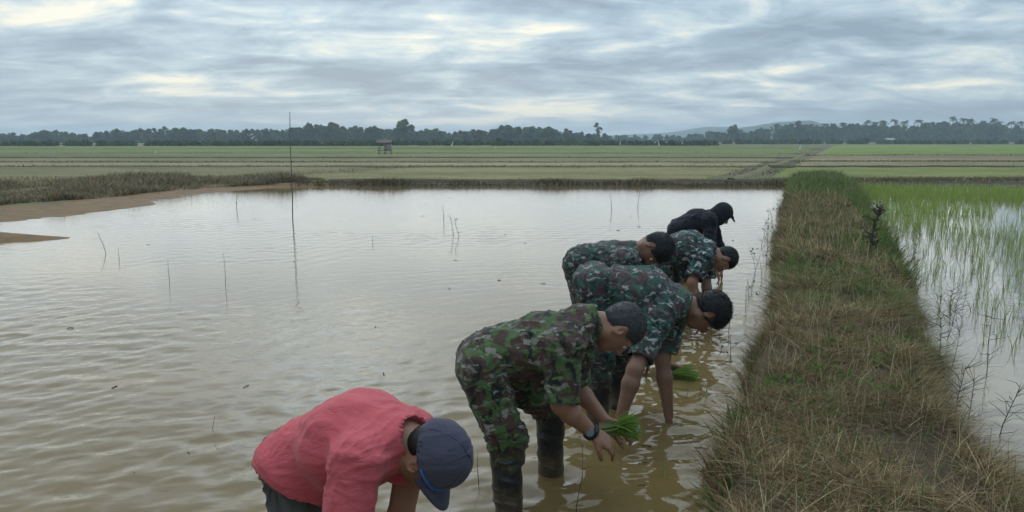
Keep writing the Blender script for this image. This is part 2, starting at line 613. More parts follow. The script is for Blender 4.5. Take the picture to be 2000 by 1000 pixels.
def water_sheet(name, edge_lo, edge_hi, y0, y1, ratio, ncol, amp, mat, label, rings, z0=0.0):
    ys = np.concatenate([[-6.0, -1.0, 1.0], np.geomspace(y0, y1, int(math.log(y1 / y0) / ratio))])
    cs = np.linspace(0, 1, ncol)
    lo = np.array([edge_lo(q) for q in ys])
    hi = np.array([edge_hi(q) for q in ys])
    X = lo[:, None] + (hi - lo)[:, None] * cs[None, :]
    Y = np.repeat(ys[:, None], ncol, 1)
    sp = np.maximum(np.abs(np.gradient(ys))[:, None] * np.ones((1, ncol)), ((hi - lo) / ncol)[:, None] * 0.6)
    Z = waves(X.ravel(), Y.ravel(), sp.ravel(), amp, rings) + z0
    a, b = X.shape
    i, j = np.meshgrid(np.arange(a - 1), np.arange(b - 1), indexing='ij')
    k = (i * b + j).ravel()
    o = link(name, mesh_np(name, np.stack([X.ravel(), Y.ravel(), Z], 1), np.stack([k, k + 1, k + b + 1, k + b], 1), smooth=True), mat)
    return tag(o, label, 'water', kind='structure')


tan_d = math.tan(DA)
water_sheet('paddy_water', lambda y: -0.92 * max(y, 2) - 1.2, lambda y: tan_d * y + 0.12, 1.7, 27.3, 0.0036, 470, 1.0, M_water,
            'rippled muddy water of the open flooded paddy', ring_c)
water_sheet('planted_water', lambda y: tan_d * y + 0.32, lambda y: 0.92 * max(y, 2) + 2, 1.7, 28.2, 0.009, 150, 0.45, M_water2,
            'still water of the paddy planted with young rice', [])

# ------------------------------------------------------------------ haze
bx = box((-2300, -420, -3.0), (2300, 2250, 36))
M_haze = bpy.data.materials.new('haze')
M_haze.use_nodes = True
T = NT(M_haze.node_tree)
vol = T.n('ShaderNodeVolumePrincipled', {'Color': (0.74, 0.88, 1.0, 1), 'Density': 0.00075, 'Anisotropy': 0.2})
T.n('ShaderNodeOutputMaterial', {'Volume': vol.outputs[0]})
haze = link('haze', mesh_np('haze', *bx[:2]), M_haze)
tag(haze, 'pale moist air over the rice plain', 'haze', kind='stuff')

#@@LAND@@
# ------------------------------------------------------------------ the dike between the paddies
def dike_profile(s, q):
    lft = -0.27 + 0.34 * (fbm(np.stack([q * 1.1, 0 * q, 0 * q + 2], 1), 3) - 0.5)
    rgt = dike_right(q) + 0.35 * (fbm(np.stack([q * 0.9, 0 * q + 5, 0 * q], 1), 3) - 0.5)
    a = np.clip((s - lft + 0.06) / 0.26, 0, 1)
    b = np.clip((rgt + 0.06 - s) / 0.40, 0, 1)
    a = a * a * (3 - 2 * a)
    b = b * b * (3 - 2 * b)
    n = fbm(np.stack([s * 3.0, q * 3.0, 0 * s], 1), 4) - 0.5
    n2 = fbm(np.stack([s * 0.9, q * 0.8, 0 * s + 9], 1), 2) - 0.5
    top = 0.24 + 0.10 * n + 0.10 * n2
    return -0.12 + (top + 0.12) * np.minimum(a, b)


ss = np.arange(-0.62, 2.3, 0.045)
qs = np.concatenate([np.arange(-4, 2, 0.5), np.arange(2, 12, 0.06), np.arange(12, 29.0, 0.12)])
SS, QQ = np.meshgrid(ss, qs, indexing='ij')
zz = dike_profile(SS.ravel(), QQ.ravel())
xy = SS.ravel()[:, None] * DN + QQ.ravel()[:, None] * DD
a_, b_ = SS.shape
i_, j_ = np.meshgrid(np.arange(a_ - 1), np.arange(b_ - 1), indexing='ij')
k_ = (i_ * b_ + j_).ravel()
M_soil = simple_mat('dike_soil', (0.075, 0.055, 0.034), 0.9, 0.4, 7.0, 0.8, 0.15, 0.04)
dike = link('dike', mesh_np('dike', np.concatenate([xy, zz[:, None]], 1), np.stack([k_, k_ + b_, k_ + b_ + 1, k_ + 1], 1), smooth=True), M_soil)
tag(dike, 'low earth dike between the two paddies, running away from the viewer', 'dike', kind='structure')


def in_view(x, y, margin=60, z=0.1):
    """share of the plain that the picture could show"""
    t = y * CP + (H - z) * SP
    u = 1000 + FPX * x / np.maximum(t, 0.05)
    return (u > -margin) & (u < 2000 + margin) & (y > 1.2)


TAN = (0.36, 0.265, 0.135)
STRAW = (0.52, 0.42, 0.25)
BROWN = (0.205, 0.130, 0.065)
DARKB = (0.06, 0.045, 0.028)
OLIVE = (0.125, 0.125, 0.045)
GREEN = (0.095, 0.170, 0.040)
LIME = (0.19, 0.29, 0.06)


def dike_points(n, q0, q1, power=1.0, s0=-0.42, s1=None):
    q = q0 + (q1 - q0) * rng.random(n) ** power
    r = dike_right(q) + 0.10 if s1 is None else s1
    s = s0 + (r - s0) * rng.random(n)
    x = s * DN[0] + q * DD[0]
    y = s * DN[1] + q * DD[1]
    z = dike_profile(s, q)
    keep = in_view(x, y, 90, 0.3) & (z > -0.05)
    return np.stack([x, y, z - 0.015], 1)[keep], s[keep], q[keep]


grass = []
# matted dry grass: short, leaning blades, thick on the ground
for (n, q0, q1, pw, hgt, wid) in ((150000, 2.0, 7.5, 1.25, 0.082, 0.0034), (60000, 7.0, 15, 1.0, 0.10, 0.0075), (36000, 14, 24.5, 1.0, 0.12, 0.013)):
    b, s, q = dike_points(n, q0, q1, pw)
    cl = fbm(np.stack([s * 6.0, q * 5.0, 0 * s + 70], 1), 2)
    kp = rng.random(len(b)) < np.clip((cl - 0.34) * 5.5, 0.05, 1.0)
    b, s, q = b[kp], s[kp], q[kp]
    m = len(b)
    lean = rng.normal(0, 1.7, (m, 2))
    lean += 0.5 * (np.stack([fbm(np.stack([s * 2, q * 1.5, 0 * s + 1], 1), 2), fbm(np.stack([s * 2, q * 1.5, 0 * s + 6], 1), 2)], 1) - 0.5) * 3
    lean = np.clip(lean, -3.0, 3.0)
    edge = np.clip((0.10 - s) / 0.35, 0, 1)
    lean *= (1 - 0.45 * edge)[:, None]
    lean[:, 0] -= edge * 0.15
    hh = hgt * rng.uniform(0.35, 1.3, m) * (0.35 + 1.4 * fbm(np.stack([s * 4.5, q * 4.5, 0 * s + 50], 1), 2))
    g = fbm(np.stack([s * 1.3, q * 0.9, 0 * s + 12], 1), 3)
    far = np.clip((q - 15) / 7, 0, 1) * 0.25
    pg = np.clip((g - 0.60) * 4.0, 0.03, 0.6) + far
    isg = rng.random(m) < pg
    c = pick([TAN, STRAW, BROWN, DARKB, OLIVE, (0.22, 0.135, 0.075)], m, [0.28, 0.12, 0.26, 0.11, 0.08, 0.15])
    c *= (0.40 + 0.95 * fbm(np.stack([s * 2.2, q * 1.6, 0 * s + 31], 1), 3))[:, None]
    c *= np.array((0.94, 0.915, 0.88))
    cg_ = pick([GREEN, OLIVE, LIME, (0.19, 0.21, 0.07)], m, [0.35, 0.25, 0.25, 0.15])
    c[isg] = cg_[isg]
    grass.append(blades(b, hh, wid * rng.uniform(0.6, 1.3, m), lean, rng.random(m) * 1.4, c))
# upright stalks and seed heads standing out of the mat
for (n, q0, q1, hgt, wid) in ((2600, 2.0, 9, 0.20, 0.0040), (3200, 9, 24, 0.24, 0.009)):
    b, s, q = dike_points(n, q0, q1, 1.1)
    m = len(b)
    c = pick([STRAW, TAN, OLIVE, GREEN, LIME], m, [0.25, 0.28, 0.2, 0.2, 0.07])
    grass.append(blades(b, hgt * rng.uniform(0.5, 1.35, m), wid * np.ones(m), rng.normal(0, 0.28, (m, 2)), rng.random(m) * 0.6, c))
# greener fringe down the left flank and the right shoulder
b, s, q = dike_points(9000, 2.2, 22, 1.1, s0=-0.46, s1=-0.18)
c = pick([GREEN, OLIVE, BROWN, TAN], len(b), [0.3, 0.25, 0.3, 0.15])
grass.append(blades(b, rng.uniform(0.06, 0.2, len(b)), rng.uniform(0.005, 0.01, len(b)), rng.normal(-0.2, 0.6, (len(b), 2)), rng.random(len(b)), c))


def grass_object(name, parts, mat, label, cat='grass'):
    V, Q, Tt, n, C = [], [], [], 0, []
    for v, q_, t_, c_ in parts:
        V.append(v); Q.append(q_ + n); Tt.append(t_ + n); C.append(c_)
        n += len(v)
    o = link(name, mesh_np(name, np.concatenate(V), np.concatenate(Q), np.concatenate(Tt), np.concatenate(C)), mat)
    return tag(o, label, cat, kind='stuff')


grass_object('dry_grass', grass, M_dry, 'matted brown dry grass covering the dike')

# tall fresh grass where the dike ends
parts = []
b, s, q = dike_points(26000, 18.5, 27.5, 0.9, s0=-0.42)
dens = np.clip((q - 18.8) / 3.0, 0, 1)
kp = rng.random(len(b)) < dens
b, q = b[kp], q[kp]
m = len(b)
hh = (0.14 + 0.15 * np.clip((q - 19) / 3, 0, 1)) * rng.uniform(0.5, 1.25, m) * (0.35 + 1.4 * fbm(np.stack([b[:, 0] * 1.6, b[:, 1] * 1.2, 0 * q], 1), 2))
parts.append(blades(b, hh, rng.uniform(0.012, 0.022, m), rng.normal(0, 0.38, (m, 2)), rng.random(m), pick([GREEN, (0.16, 0.20, 0.095), LIME, OLIVE, TAN], m, [0.22, 0.36, 0.12, 0.18, 0.12])))
b, s, q = dike_points(9000, 8.5, 19, 1.0, s0=1.05)
m = len(b)
parts.append(blades(b, rng.uniform(0.12, 0.36, m), rng.uniform(0.007, 0.013, m), rng.normal(0.08, 0.35, (m, 2)), rng.random(m), pick([GREEN, LIME, OLIVE, BROWN], m, [0.4, 0.2, 0.3, 0.1])))
b, s, q = dike_points(700, 19.5, 27.0, 1.0)
m = len(b)
parts.append(blades(b, rng.uniform(0.25, 0.55, m), rng.uniform(0.010, 0.016, m), rng.normal(0, 0.35, (m, 2)), rng.random(m), pick([GREEN, (0.17, 0.23, 0.10), LIME], m)))
grass_object('green_grass', parts, M_leaf, 'fresh green tall grass where the dike ends and along its right shoulder')

# ------------------------------------------------------------------ banks round the water and field edges
def strip_points(n, pts, wid, zoff=0.0):
    pts = np.asarray(pts, float)
    seg = np.linalg.norm(np.diff(pts, axis=0), axis=1)
    cum = np.concatenate([[0], np.cumsum(seg)])
    d = rng.random(n) * cum[-1]
    x = np.interp(d, cum, pts[:, 0]) + rng.normal(0, wid, n) * 0.3
    y = np.interp(d, cum, pts[:, 1]) + rng.normal(0, wid, n)
    return x, y


def bank_mesh(name, pts, half, hgt, mat, label, seed=0):
    """a long low field dike with a rough rounded crest"""
    pts = np.asarray(pts, float)
    seg = np.linalg.norm(np.diff(pts, axis=0), axis=1)
    cum = np.concatenate([[0], np.cumsum(seg)])
    n = max(8, int(cum[-1] / max(0.35, half * 0.8)))
    d = np.linspace(0, cum[-1], n)
    x = np.interp(d, cum, pts[:, 0])
    y = np.interp(d, cum, pts[:, 1])
    if cum[-1] > 15:
        y = y + 1.6 * (half / 0.4) * (fbm(np.stack([d * 0.06 + seed, 0 * d, 0 * d + 2], 1), 3) - 0.5)
    tx, ty = np.gradient(x), np.gradient(y)
    ln = np.hypot(tx, ty)
    nx_, ny_ = ty / ln, -tx / ln
    prof = np.array([(-1.25, -0.9), (-0.8, 0.15), (-0.35, 0.9), (0.2, 1.0), (0.75, 0.3), (1.25, -0.9)])
    V = np.zeros((n, 6, 3))
    for k, (o_, h_) in enumerate(prof):
        jit = fbm(np.stack([d * 0.8 + seed, 0 * d + k * 1.7, 0 * d], 1), 3) - 0.5
        V[:, k, 0] = x + nx_ * half * (o_ + 0.5 * jit)
        V[:, k, 1] = y + ny_ * half * (o_ + 0.5 * jit)
        V[:, k, 2] = FIELD_Z + hgt * (h_ + 0.7 * jit)
    i, j = np.meshgrid(np.arange(n - 1), np.arange(5), indexing='ij')
    k = (i * 6 + j).ravel()
    o = link(name, mesh_np(name, V.reshape(-1, 3), np.stack([k, k + 6, k + 7, k + 1], 1), smooth=True), mat)
    return tag(o, label, 'bank', kind='structure')


M_bank = simple_mat('bank_soil', (0.085, 0.066, 0.046), 0.95, 0.35, 3.0, 0.7, 0.1, 0.05)
M_bank2 = simple_mat('bank_grass', (0.125, 0.112, 0.062), 0.95, 0.35, 2.0, 0.7, 0.1, 0.05)
M_track = simple_mat('dry_track', (0.19, 0.165, 0.085), 0.95, 0.3, 1.5, 0.6, 0.1, 0.05)
far_l = [(-6.5, 26.2), (-2, 26.3), (3, 26.35), (9.7, 26.5)]
bank_mesh('field_bank', far_l, 0.55, 0.10, M_bank, 'dark earth bank along the far edge of the open paddy')
bank_mesh('field_bank', [(11.3, 27.4), (16, 27.6), (24, 28.0)], 0.55, 0.10, M_bank, 'dark earth bank along the far edge of the planted paddy', 4)

scrub = []
# low weeds on the far bank of the open paddy, hanging over the water
x, y = strip_points(11000, [(-7.5, 25.9), (-2, 26.0), (4, 26.05), (10, 26.2)], 0.35)
hn = fbm(np.stack([x * 0.7, y * 0.2, 0 * x], 1), 3)
m = len(x)
scrub.append(blades(np.stack([x, y, 0 * x + 0.03], 1), (0.12 + 0.42 * np.clip(hn - 0.40, 0, 1)) * rng.uniform(0.5, 1.3, m), rng.uniform(0.015, 0.03, m),
                    rng.normal(0, 0.55, (m, 2)), rng.random(m), pick([BROWN, DARKB, OLIVE, (0.09, 0.085, 0.05), TAN], m, [0.34, 0.2, 0.2, 0.2, 0.06])))
x, y = strip_points(7000, [(11.0, 27.3), (17, 27.5), (24, 27.8)], 0.35)
m = len(x)
scrub.append(blades(np.stack([x, y, 0 * x + 0.06], 1), rng.uniform(0.06, 0.24, m), rng.uniform(0.015, 0.03, m),
                    rng.normal(0, 0.5, (m, 2)), rng.random(m), pick([BROWN, OLIVE, GREEN, TAN], m, [0.35, 0.3, 0.2, 0.15])))
# scrubby left shore: a broad belt of weeds behind the mud
n = 60000
y = 15.5 + 12.5 * rng.random(n)
x = left_edge(y) - np.interp(y, [15, 17, 20, 24, 27], [2.5, 1.7, 0.8, 0.4, 0.2]) - rng.random(n) ** 1.3 * np.interp(y, [15, 20, 26], [4.5, 8, 11])
kp = in_view(x, y, 60)
x, y = x[kp], y[kp]
hn = fbm(np.stack([x * 0.9, y * 0.7, 0 * x + 3], 1), 3)
kp = rng.random(len(x)) < np.clip((hn - 0.22) * 4, 0.25, 1)
x, y, hn = x[kp], y[kp], hn[kp]
m = len(x)
scrub.append(blades(np.stack([x, y, ground_height(x, y) - 0.02], 1), (0.09 + 0.85 * np.clip(hn - 0.42, 0, 0.4)) * rng.uniform(0.5, 1.25, m), rng.uniform(0.014, 0.028, m),
                    rng.normal(0, 0.55, (m, 2)), rng.random(m),
                    pick([BROWN, TAN, OLIVE, (0.22, 0.19, 0.125), (0.30, 0.25, 0.165), GREEN], m, [0.20, 0.16, 0.08, 0.26, 0.27, 0.03])))
grass_object('bank_weeds', scrub, M_dry, 'dull brown and olive weeds along the far bank and left shore', 'weeds')

# ------------------------------------------------------------------ fields behind
def field_mat(name, c1, c2, sc=0.5):
    m, T = new_mat(name)
    co = T.n('ShaderNodeNewGeometry').outputs['Position']
    n1 = T.noise(T.mapping(co, scale=(sc, sc * 2.2, 1)), 1.0, 5, 0.65, 0.6)
    n2 = T.noise(T.mapping(co, scale=(sc * 0.12, sc * 0.35, 1)), 1.0, 4, 0.6)
    f = T.m('ADD', T.m('MULTIPLY', n1, 0.55), T.m('MULTIPLY', n2, 0.55))
    c = T.mix(T.sstep(f, 0.40, 0.66), tuple(np.array(c1) * 0.86), tuple(np.array(c2) * 1.08))
    c = T.mix(T.m('MULTIPLY', T.sstep(T.noise(T.mapping(co, scale=(sc * 0.25, sc * 0.9, 1), loc=(7, 2, 0)), 1.0, 5, 0.65, 0.8), 0.54, 0.66), 0.5), c, (0.20, 0.165, 0.09))
    bp = T.n('ShaderNodeBump', {'Height': T.noise(co, 6.0, 3, 0.6), 'Strength': 0.8, 'Distance': 0.12})
    principled(T, c, 0.95, 0.12, bp.outputs[0])
    return m


F_olive = field_mat('field_olive', (0.165, 0.155, 0.06), (0.25, 0.215, 0.10))
F_green = field_mat('field_green', (0.125, 0.155, 0.045), (0.18, 0.20, 0.07), 0.2)
F_bright = field_mat('field_bright', (0.15, 0.205, 0.045), (0.20, 0.245, 0.07), 0.12)
F_brown = field_mat('field_brown', (0.20, 0.155, 0.09), (0.27, 0.21, 0.125), 0.3)
F_dull = field_mat('field_dull', (0.15, 0.14, 0.065), (0.22, 0.19, 0.10), 0.15)
F_olive2 = field_mat('field_olive_green', (0.16, 0.185, 0.05), (0.22, 0.225, 0.08), 0.4)
F_dull2 = field_mat('field_grey_green', (0.145, 0.155, 0.06), (0.20, 0.19, 0.09), 0.2)
F_tan = field_mat('field_tan', (0.22, 0.185, 0.095), (0.30, 0.25, 0.14), 0.4)


def field(x0, x1, y0, y1, mat, label, skew=0.0, hgt=0.12):
    """a slab of crop canopy with a ragged top"""
    nx_ = int(min(90, max(8, (x1 - x0) / 0.9)))
    ny_ = int(min(30, max(4, (y1 - y0) / 0.7)))
    X, Y = np.meshgrid(np.linspace(x0, x1, nx_), np.linspace(y0, y1, ny_), indexing='ij')
    Xs = X + skew * (Y - y0)
    nz = fbm(np.stack([Xs.ravel() * 0.8, Y.ravel() * 0.8, 0 * Xs.ravel()], 1), 3) - 0.5
    Z = FIELD_Z + hgt * (1 + 0.8 * nz).reshape(X.shape)
    Z[0, :] = Z[-1, :] = Z[:, 0] = Z[:, -1] = FIELD_Z - 0.05
    i, j = np.meshgrid(np.arange(nx_ - 1), np.arange(ny_ - 1), indexing='ij')
    k = (i * ny_ + j).ravel()
    o = link('field', mesh_np('field', np.stack([Xs.ravel(), Y.ravel(), Z.ravel()], 1), np.stack([k, k + ny_, k + ny_ + 1, k + 1], 1), smooth=True), mat)
    return tag(o, label, 'field', kind='structure')


k21 = 0.446


def px_(y):
    """x of the diagonal dike path at distance y"""
    return 7.5 + k21 * (y - 26)


def fl(w_, y0, y1, mat, label, hgt):
    return field(px_(y0) - w_, px_(y0) - 0.7, y0, y1, mat, label, k21, hgt)


def fr(w_, y0, y1, mat, label, hgt):
    return field(px_(y0) + 0.7, px_(y0) + w_, y0, y1, mat, label, k21, hgt)


fl(19, 27.4, 39.8, F_olive, 'olive stubble field behind the open paddy', 0.05)
field(-46, -11.6, 29.5, 40.0, F_dull, 'dull weedy field behind the left shore', k21, 0.06)
fr(40, 29.0, 39.2, F_olive2, 'olive green field behind the planted paddy', 0.08)
fl(75, 40.7, 47.9, F_tan, 'pale strip of field beyond the olive stubble', 0.05)
fr(55, 40.2, 50.0, F_tan, 'tan strip of field on the right', 0.04)
fl(90, 48.5, 58.9, F_dull, 'dull strip of field in the middle distance', 0.06)
fr(70, 50.8, 68.4, F_brown, 'brown bare strip of field on the right', 0.04)
fl(115, 59.5, 76.6, F_dull2, 'grey green strip of rice field', 0.08)
fl(160, 77.4, 112.3, F_green, 'broad green rice field in the middle distance', 0.12)
fr(150, 69.4, 175, F_bright, 'bright green rice field on the right', 0.14)
fl(240, 113.6, 152, F_green, 'far green rice field before the wood', 0.14)

dist_banks = [
    ([(-45, 40.3), (px_(40.3), 40.3)], 0.35, 0.09, M_bank2, 'low bank behind the olive stubble'),
    ([(px_(39.7), 39.7), (44, 39.7), (75, 40.0)], 0.40, 0.13, M_bank, 'dark bank behind the olive green field'),
    ([(-80, 48.2), (px_(48.2), 48.2)], 0.32, 0.08, M_bank2, 'low bank beyond the pale strip'),
    ([(px_(50.4), 50.4), (80, 50.6)], 0.35, 0.08, M_bank2, 'low bank across the bare fields on the right'),
    ([(-100, 59.2), (px_(59.2), 59.2)], 0.38, 0.10, M_bank, 'dark bank in the middle distance'),
    ([(px_(68.9), 68.9), (110, 69.0)], 0.4, 0.08, M_bank2, 'low bank before the bright green field'),
    ([(-130, 77.0), (px_(77), 77.0)], 0.4, 0.08, M_bank2, 'low bank before the broad green field'),
    ([(-190, 113.0), (px_(113), 113.0)], 0.5, 0.12, M_bank2, 'low bank across the far green field'),
    ([(px_(26.9), 26.9), (px_(33) + 0.2, 33), (px_(41) - 0.15, 41), (px_(55) + 0.3, 55), (px_(70), 70), (px_(100) - 0.5, 100)], 0.32, 0.11, M_track, 'pale trodden dike path running to the far fields'),
]
for i, a in enumerate(dist_banks):
    bank_mesh('field_bank', a[0], a[1], a[2], a[3], a[4], i * 3.1)

# stubble and crop tufts that roughen the nearer fields
st = []
n = 30000
y = 27.4 + 22 * rng.random(n) ** 1.3
x = rng.uniform(-0.75, 0.8, n) * y
kp = in_view(x, y, 40)
x, y = x[kp], y[kp]
m = len(x)
rightside = x > 7.5 + (y - 26) * k21
c = pick([(0.16, 0.155, 0.065), TAN, (0.20, 0.19, 0.09)], m, [0.4, 0.2, 0.4])
c2_ = pick([OLIVE, GREEN, (0.14, 0.16, 0.06)], m, [0.4, 0.3, 0.3])
c[rightside] = c2_[rightside]
st.append(blades(np.stack([x, y, 0 * x + FIELD_Z - 0.01], 1), rng.uniform(0.03, 0.11, m), rng.uniform(0.012, 0.03, m) * (y / 30), rng.normal(0, 0.5, (m, 2)), rng.random(m), c))
for a in dist_banks[:-1]:
    x, y = strip_points(3200, a[0], a[1] * 0.9)
    m = len(x)
    st.append(blades(np.stack([x, y, 0 * x + FIELD_Z], 1), rng.uniform(0.04, 0.20, m), rng.uniform(0.02, 0.05, m) * np.maximum(y / 40, 0.8), rng.normal(0, 0.5, (m, 2)),
                     rng.random(m), pick([BROWN, (0.12, 0.12, 0.06), OLIVE, (0.09, 0.10, 0.05)], m, [0.3, 0.25, 0.3, 0.15])))
grass_object('field_stubble', st, M_dry, 'short stubble and weeds over the nearer fields and banks', 'stubble')

# ------------------------------------------------------------------ far trees and hills
def leaf_cloud(centers, radii, per, size, cols):
    """quads scattered through ellipsoid clumps"""
    centers = np.asarray(centers, float)
    radii = np.asarray(radii, float)
    n = len(centers) * per
    d = rng.normal(size=(n, 3))
    d /= np.linalg.norm(d, axis=1)[:, None]
    rr = rng.random(n) ** 0.45
    idx = np.repeat(np.arange(len(centers)), per)
    p = centers[idx] + d * rr[:, None] * radii[idx]
    a = rng.normal(size=(n, 3)); a /= np.linalg.norm(a, axis=1)[:, None]
    b = np.cross(a, rng.normal(size=(n, 3))); b /= np.linalg.norm(b, axis=1)[:, None]
    sz = size * rng.uniform(0.55, 1.3, n)[:, None]
    V = np.stack([p - a * sz - b * sz * 0.6, p + a * sz - b * sz * 0.6, p + a * sz + b * sz * 0.6, p - a * sz + b * sz * 0.6], 1)
    Q = (np.arange(n) * 4)[:, None] + np.arange(4)[None]
    C = cols[idx] * rng.uniform(0.7, 1.3, (n, 1))
    return V.reshape(-1, 3), Q, np.repeat(C, 4, 0)


def leaf_mesh(name, parts):
    V, Q, C, n = [], [], [], 0
    for v, q_, c_ in parts:
        V.append(v); Q.append(q_ + n); C.append(c_); n += len(v)
    return mesh_np(name, np.concatenate(V), np.concatenate(Q), None, np.concatenate(C))


M_trunk = simple_mat('bark', (0.10, 0.08, 0.06), 0.95, 0.3, 4.0, 0.5)
WOODC = np.array([(0.060, 0.095, 0.040), (0.072, 0.115, 0.042), (0.050, 0.080, 0.040), (0.086, 0.120, 0.046)])


def skyline(us, vs, u):
    return np.interp(u, us, vs)


def wood(name, u0, u1, Y0, depth, us, vs, step, label, per=70, size=0.42, ragged=False):
    """a belt of trees that reads as one mass; crown tops follow the skyline"""
    cs, rs, cl = [], [], []
    x = (u0 - 1000) / FPX * Y0
    x1 = (u1 - 1000) / FPX * Y0
    while x < x1:
        Y = Y0 + rng.random() * depth
        u = 1000 + FPX * x / Y0
        vt = skyline(us, vs, u) + rng.normal(0.8, 2.6) + (5.0 * (noise3(np.array([[u * 0.03, Y0, 1.5]]))[0] - 0.45) if ragged else 0.0)
        top = H + (272 - vt) / FPX * Y
        top = max(top, 0.9)
        c0 = WOODC[rng.integers(4)] * rng.uniform(0.8, 1.25)
        r = rng.uniform(0.15, 0.24) * top + 0.7
        nk = 5
        for k in range(nk):
            f = k / (nk - 1)
            zc = top * (0.10 + 0.80 * f)
            rk = r * (0.75 + 0.5 * math.sin(math.pi * min(f * 0.9 + 0.15, 1)))
            rk *= (0.62 if k == nk - 1 else 1.0)
            cs.append((x + rng.normal(0, r * 0.35), Y + rng.normal(0, r * 0.35), zc))
            rs.append((rk, rk, rk * 0.8))
            cl.append(c0 * (0.85 + 0.3 * rng.random()))
        x += step * rng.uniform(0.6, 1.4)
    o = link(name, leaf_mesh(name, [leaf_cloud(cs, rs, per, size, np.array(cl))]), M_leaf)
    return tag(o, label, 'wood', kind='stuff')


wood('wood', -60, 1185, 290, 26, [-60, 60, 90, 125, 145, 200, 260, 330, 430, 540, 600, 650, 700, 725, 760, 830, 870, 940, 985, 1030, 1075, 1110, 1185],
     [266, 262, 258, 268, 262, 257, 254, 253, 255, 255, 246, 246, 252, 258, 252, 254, 259, 257, 249, 251, 252, 259, 266], 0.95,
     'dark wood along the horizon on the left', 75, 0.36)
wood('wood', 1180, 1420, 420, 40, [1180, 1260, 1300, 1340, 1400, 1420], [268, 266, 265, 268, 262, 261], 1.8, 'low far line of trees before the blue hills', 40, 0.6)
wood('wood', 1400, 2090, 360, 30, [1400, 1470, 1500, 1540, 1590, 1640, 1700, 1800, 1850, 1900, 2000, 2090], [261, 262, 256, 248, 250, 246, 245, 247, 241, 242, 246, 247], 1.0,
     'dense palm wood along the horizon on the right', 70, 0.5)
# low scrub hedge in front of the left wood, at the edge of the green fields
wood('scrub_hedge', -60, 760, 158, 10, [-60, 300, 500, 760], [284, 286, 285, 284], 0.9, 'dark low scrub hedge before the left wood', 40, 0.28, True)
wood('scrub_hedge', 760, 1420, 175, 12, [760, 900, 1100, 1420], [278, 278, 279, 280], 1.1, 'brownish low scrub hedge before the middle wood', 40, 0.3, True)
wood('scrub_hedge', 1420, 2090, 230, 12, [1420, 1700, 2090], [277, 277, 277], 1.4, 'low scrub hedge before the palm wood', 36, 0.35, True)


def broad_tree(name, u, vtop, Y, wid, label, clumps=14, per=150, size=0.34, group=None):
    base = np.array([(u - 1000) / FPX * Y, Y, FIELD_Z])
    top = H + (272 - vtop) / FPX * Y
    root = link(name, None, loc=base)
    tp = [(0, 0, -0.2), (0.1, 0, top * 0.3), (-0.1, 0.1, top * 0.6), (0, 0, top * 0.85)]
    prt = [tube(tp, [0.28, 0.22, 0.15, 0.05], 7)]
    cs, rs, cl = [], [], []
    for k in range(clumps):
        f = 0.35 + 0.62 * (k + 0.5) / clumps
        env = math.sin(math.pi * min(1, (f - 0.22) / 0.85)) ** 0.8
        th = rng.random() * 6.28
        rad = wid * 0.5 * env * rng.uniform(0.2, 0.85)
        p = np.array([math.cos(th) * rad, math.sin(th) * rad, top * f * 0.93])
        r = wid * 0.5 * rng.uniform(0.26, 0.42) * (0.7 if f > 0.85 else 1)
        cs.append(p); rs.append((r, r, r * 0.75)); cl.append(WOODC[rng.integers(4)] * rng.uniform(0.8, 1.3))
        prt.append(tube([(0, 0, top * f * 0.55), p * 0.6 + np.array([0, 0, top * f * 0.2]), p], [0.09, 0.06, 0.02], 5))
    v, q_, t_ = merge(prt)
    link('trunk', mesh_np('trunk', v, q_, t_, smooth=True), M_trunk, root)
    link('crown', leaf_mesh('crown', [leaf_cloud(cs, rs, per, size, np.array(cl))]), M_leaf, root)
    return tag(root, label, 'tree', group)


broad_tree('broadleaf_tree', 787, 233, 286, 10, 'tallest dark round-topped tree of the left wood, right of the stilt hut')
broad_tree('broadleaf_tree', 735, 247, 286, 7, 'smaller dark tree just left of the tallest tree of the left wood')
broad_tree('broadleaf_tree', 650, 240, 286, 9, 'broad tree rising from the left wood, right of the thin pole')
broad_tree('broadleaf_tree', 100, 256, 285, 7, 'dark tree standing above the left wood near the left edge')
broad_tree('broadleaf_tree', 1000, 246, 284, 8, 'rounded tree at the right part of the left wood')
broad_tree('broadleaf_tree', 1072, 248, 284, 7, 'rounded tree near the right end of the left wood')
broad_tree('broadleaf_tree', 1427, 243, 350, 6, 'slim upright tree standing alone before the blue hills', 12, 120)
broad_tree('broadleaf_tree', 1548, 236, 352, 8, 'broad tree at the left end of the palm wood')
broad_tree('sparse_tree', 1166, 238, 286, 5.5, 'thin sparse tree standing alone at the end of the left wood', 6, 28, 0.34)


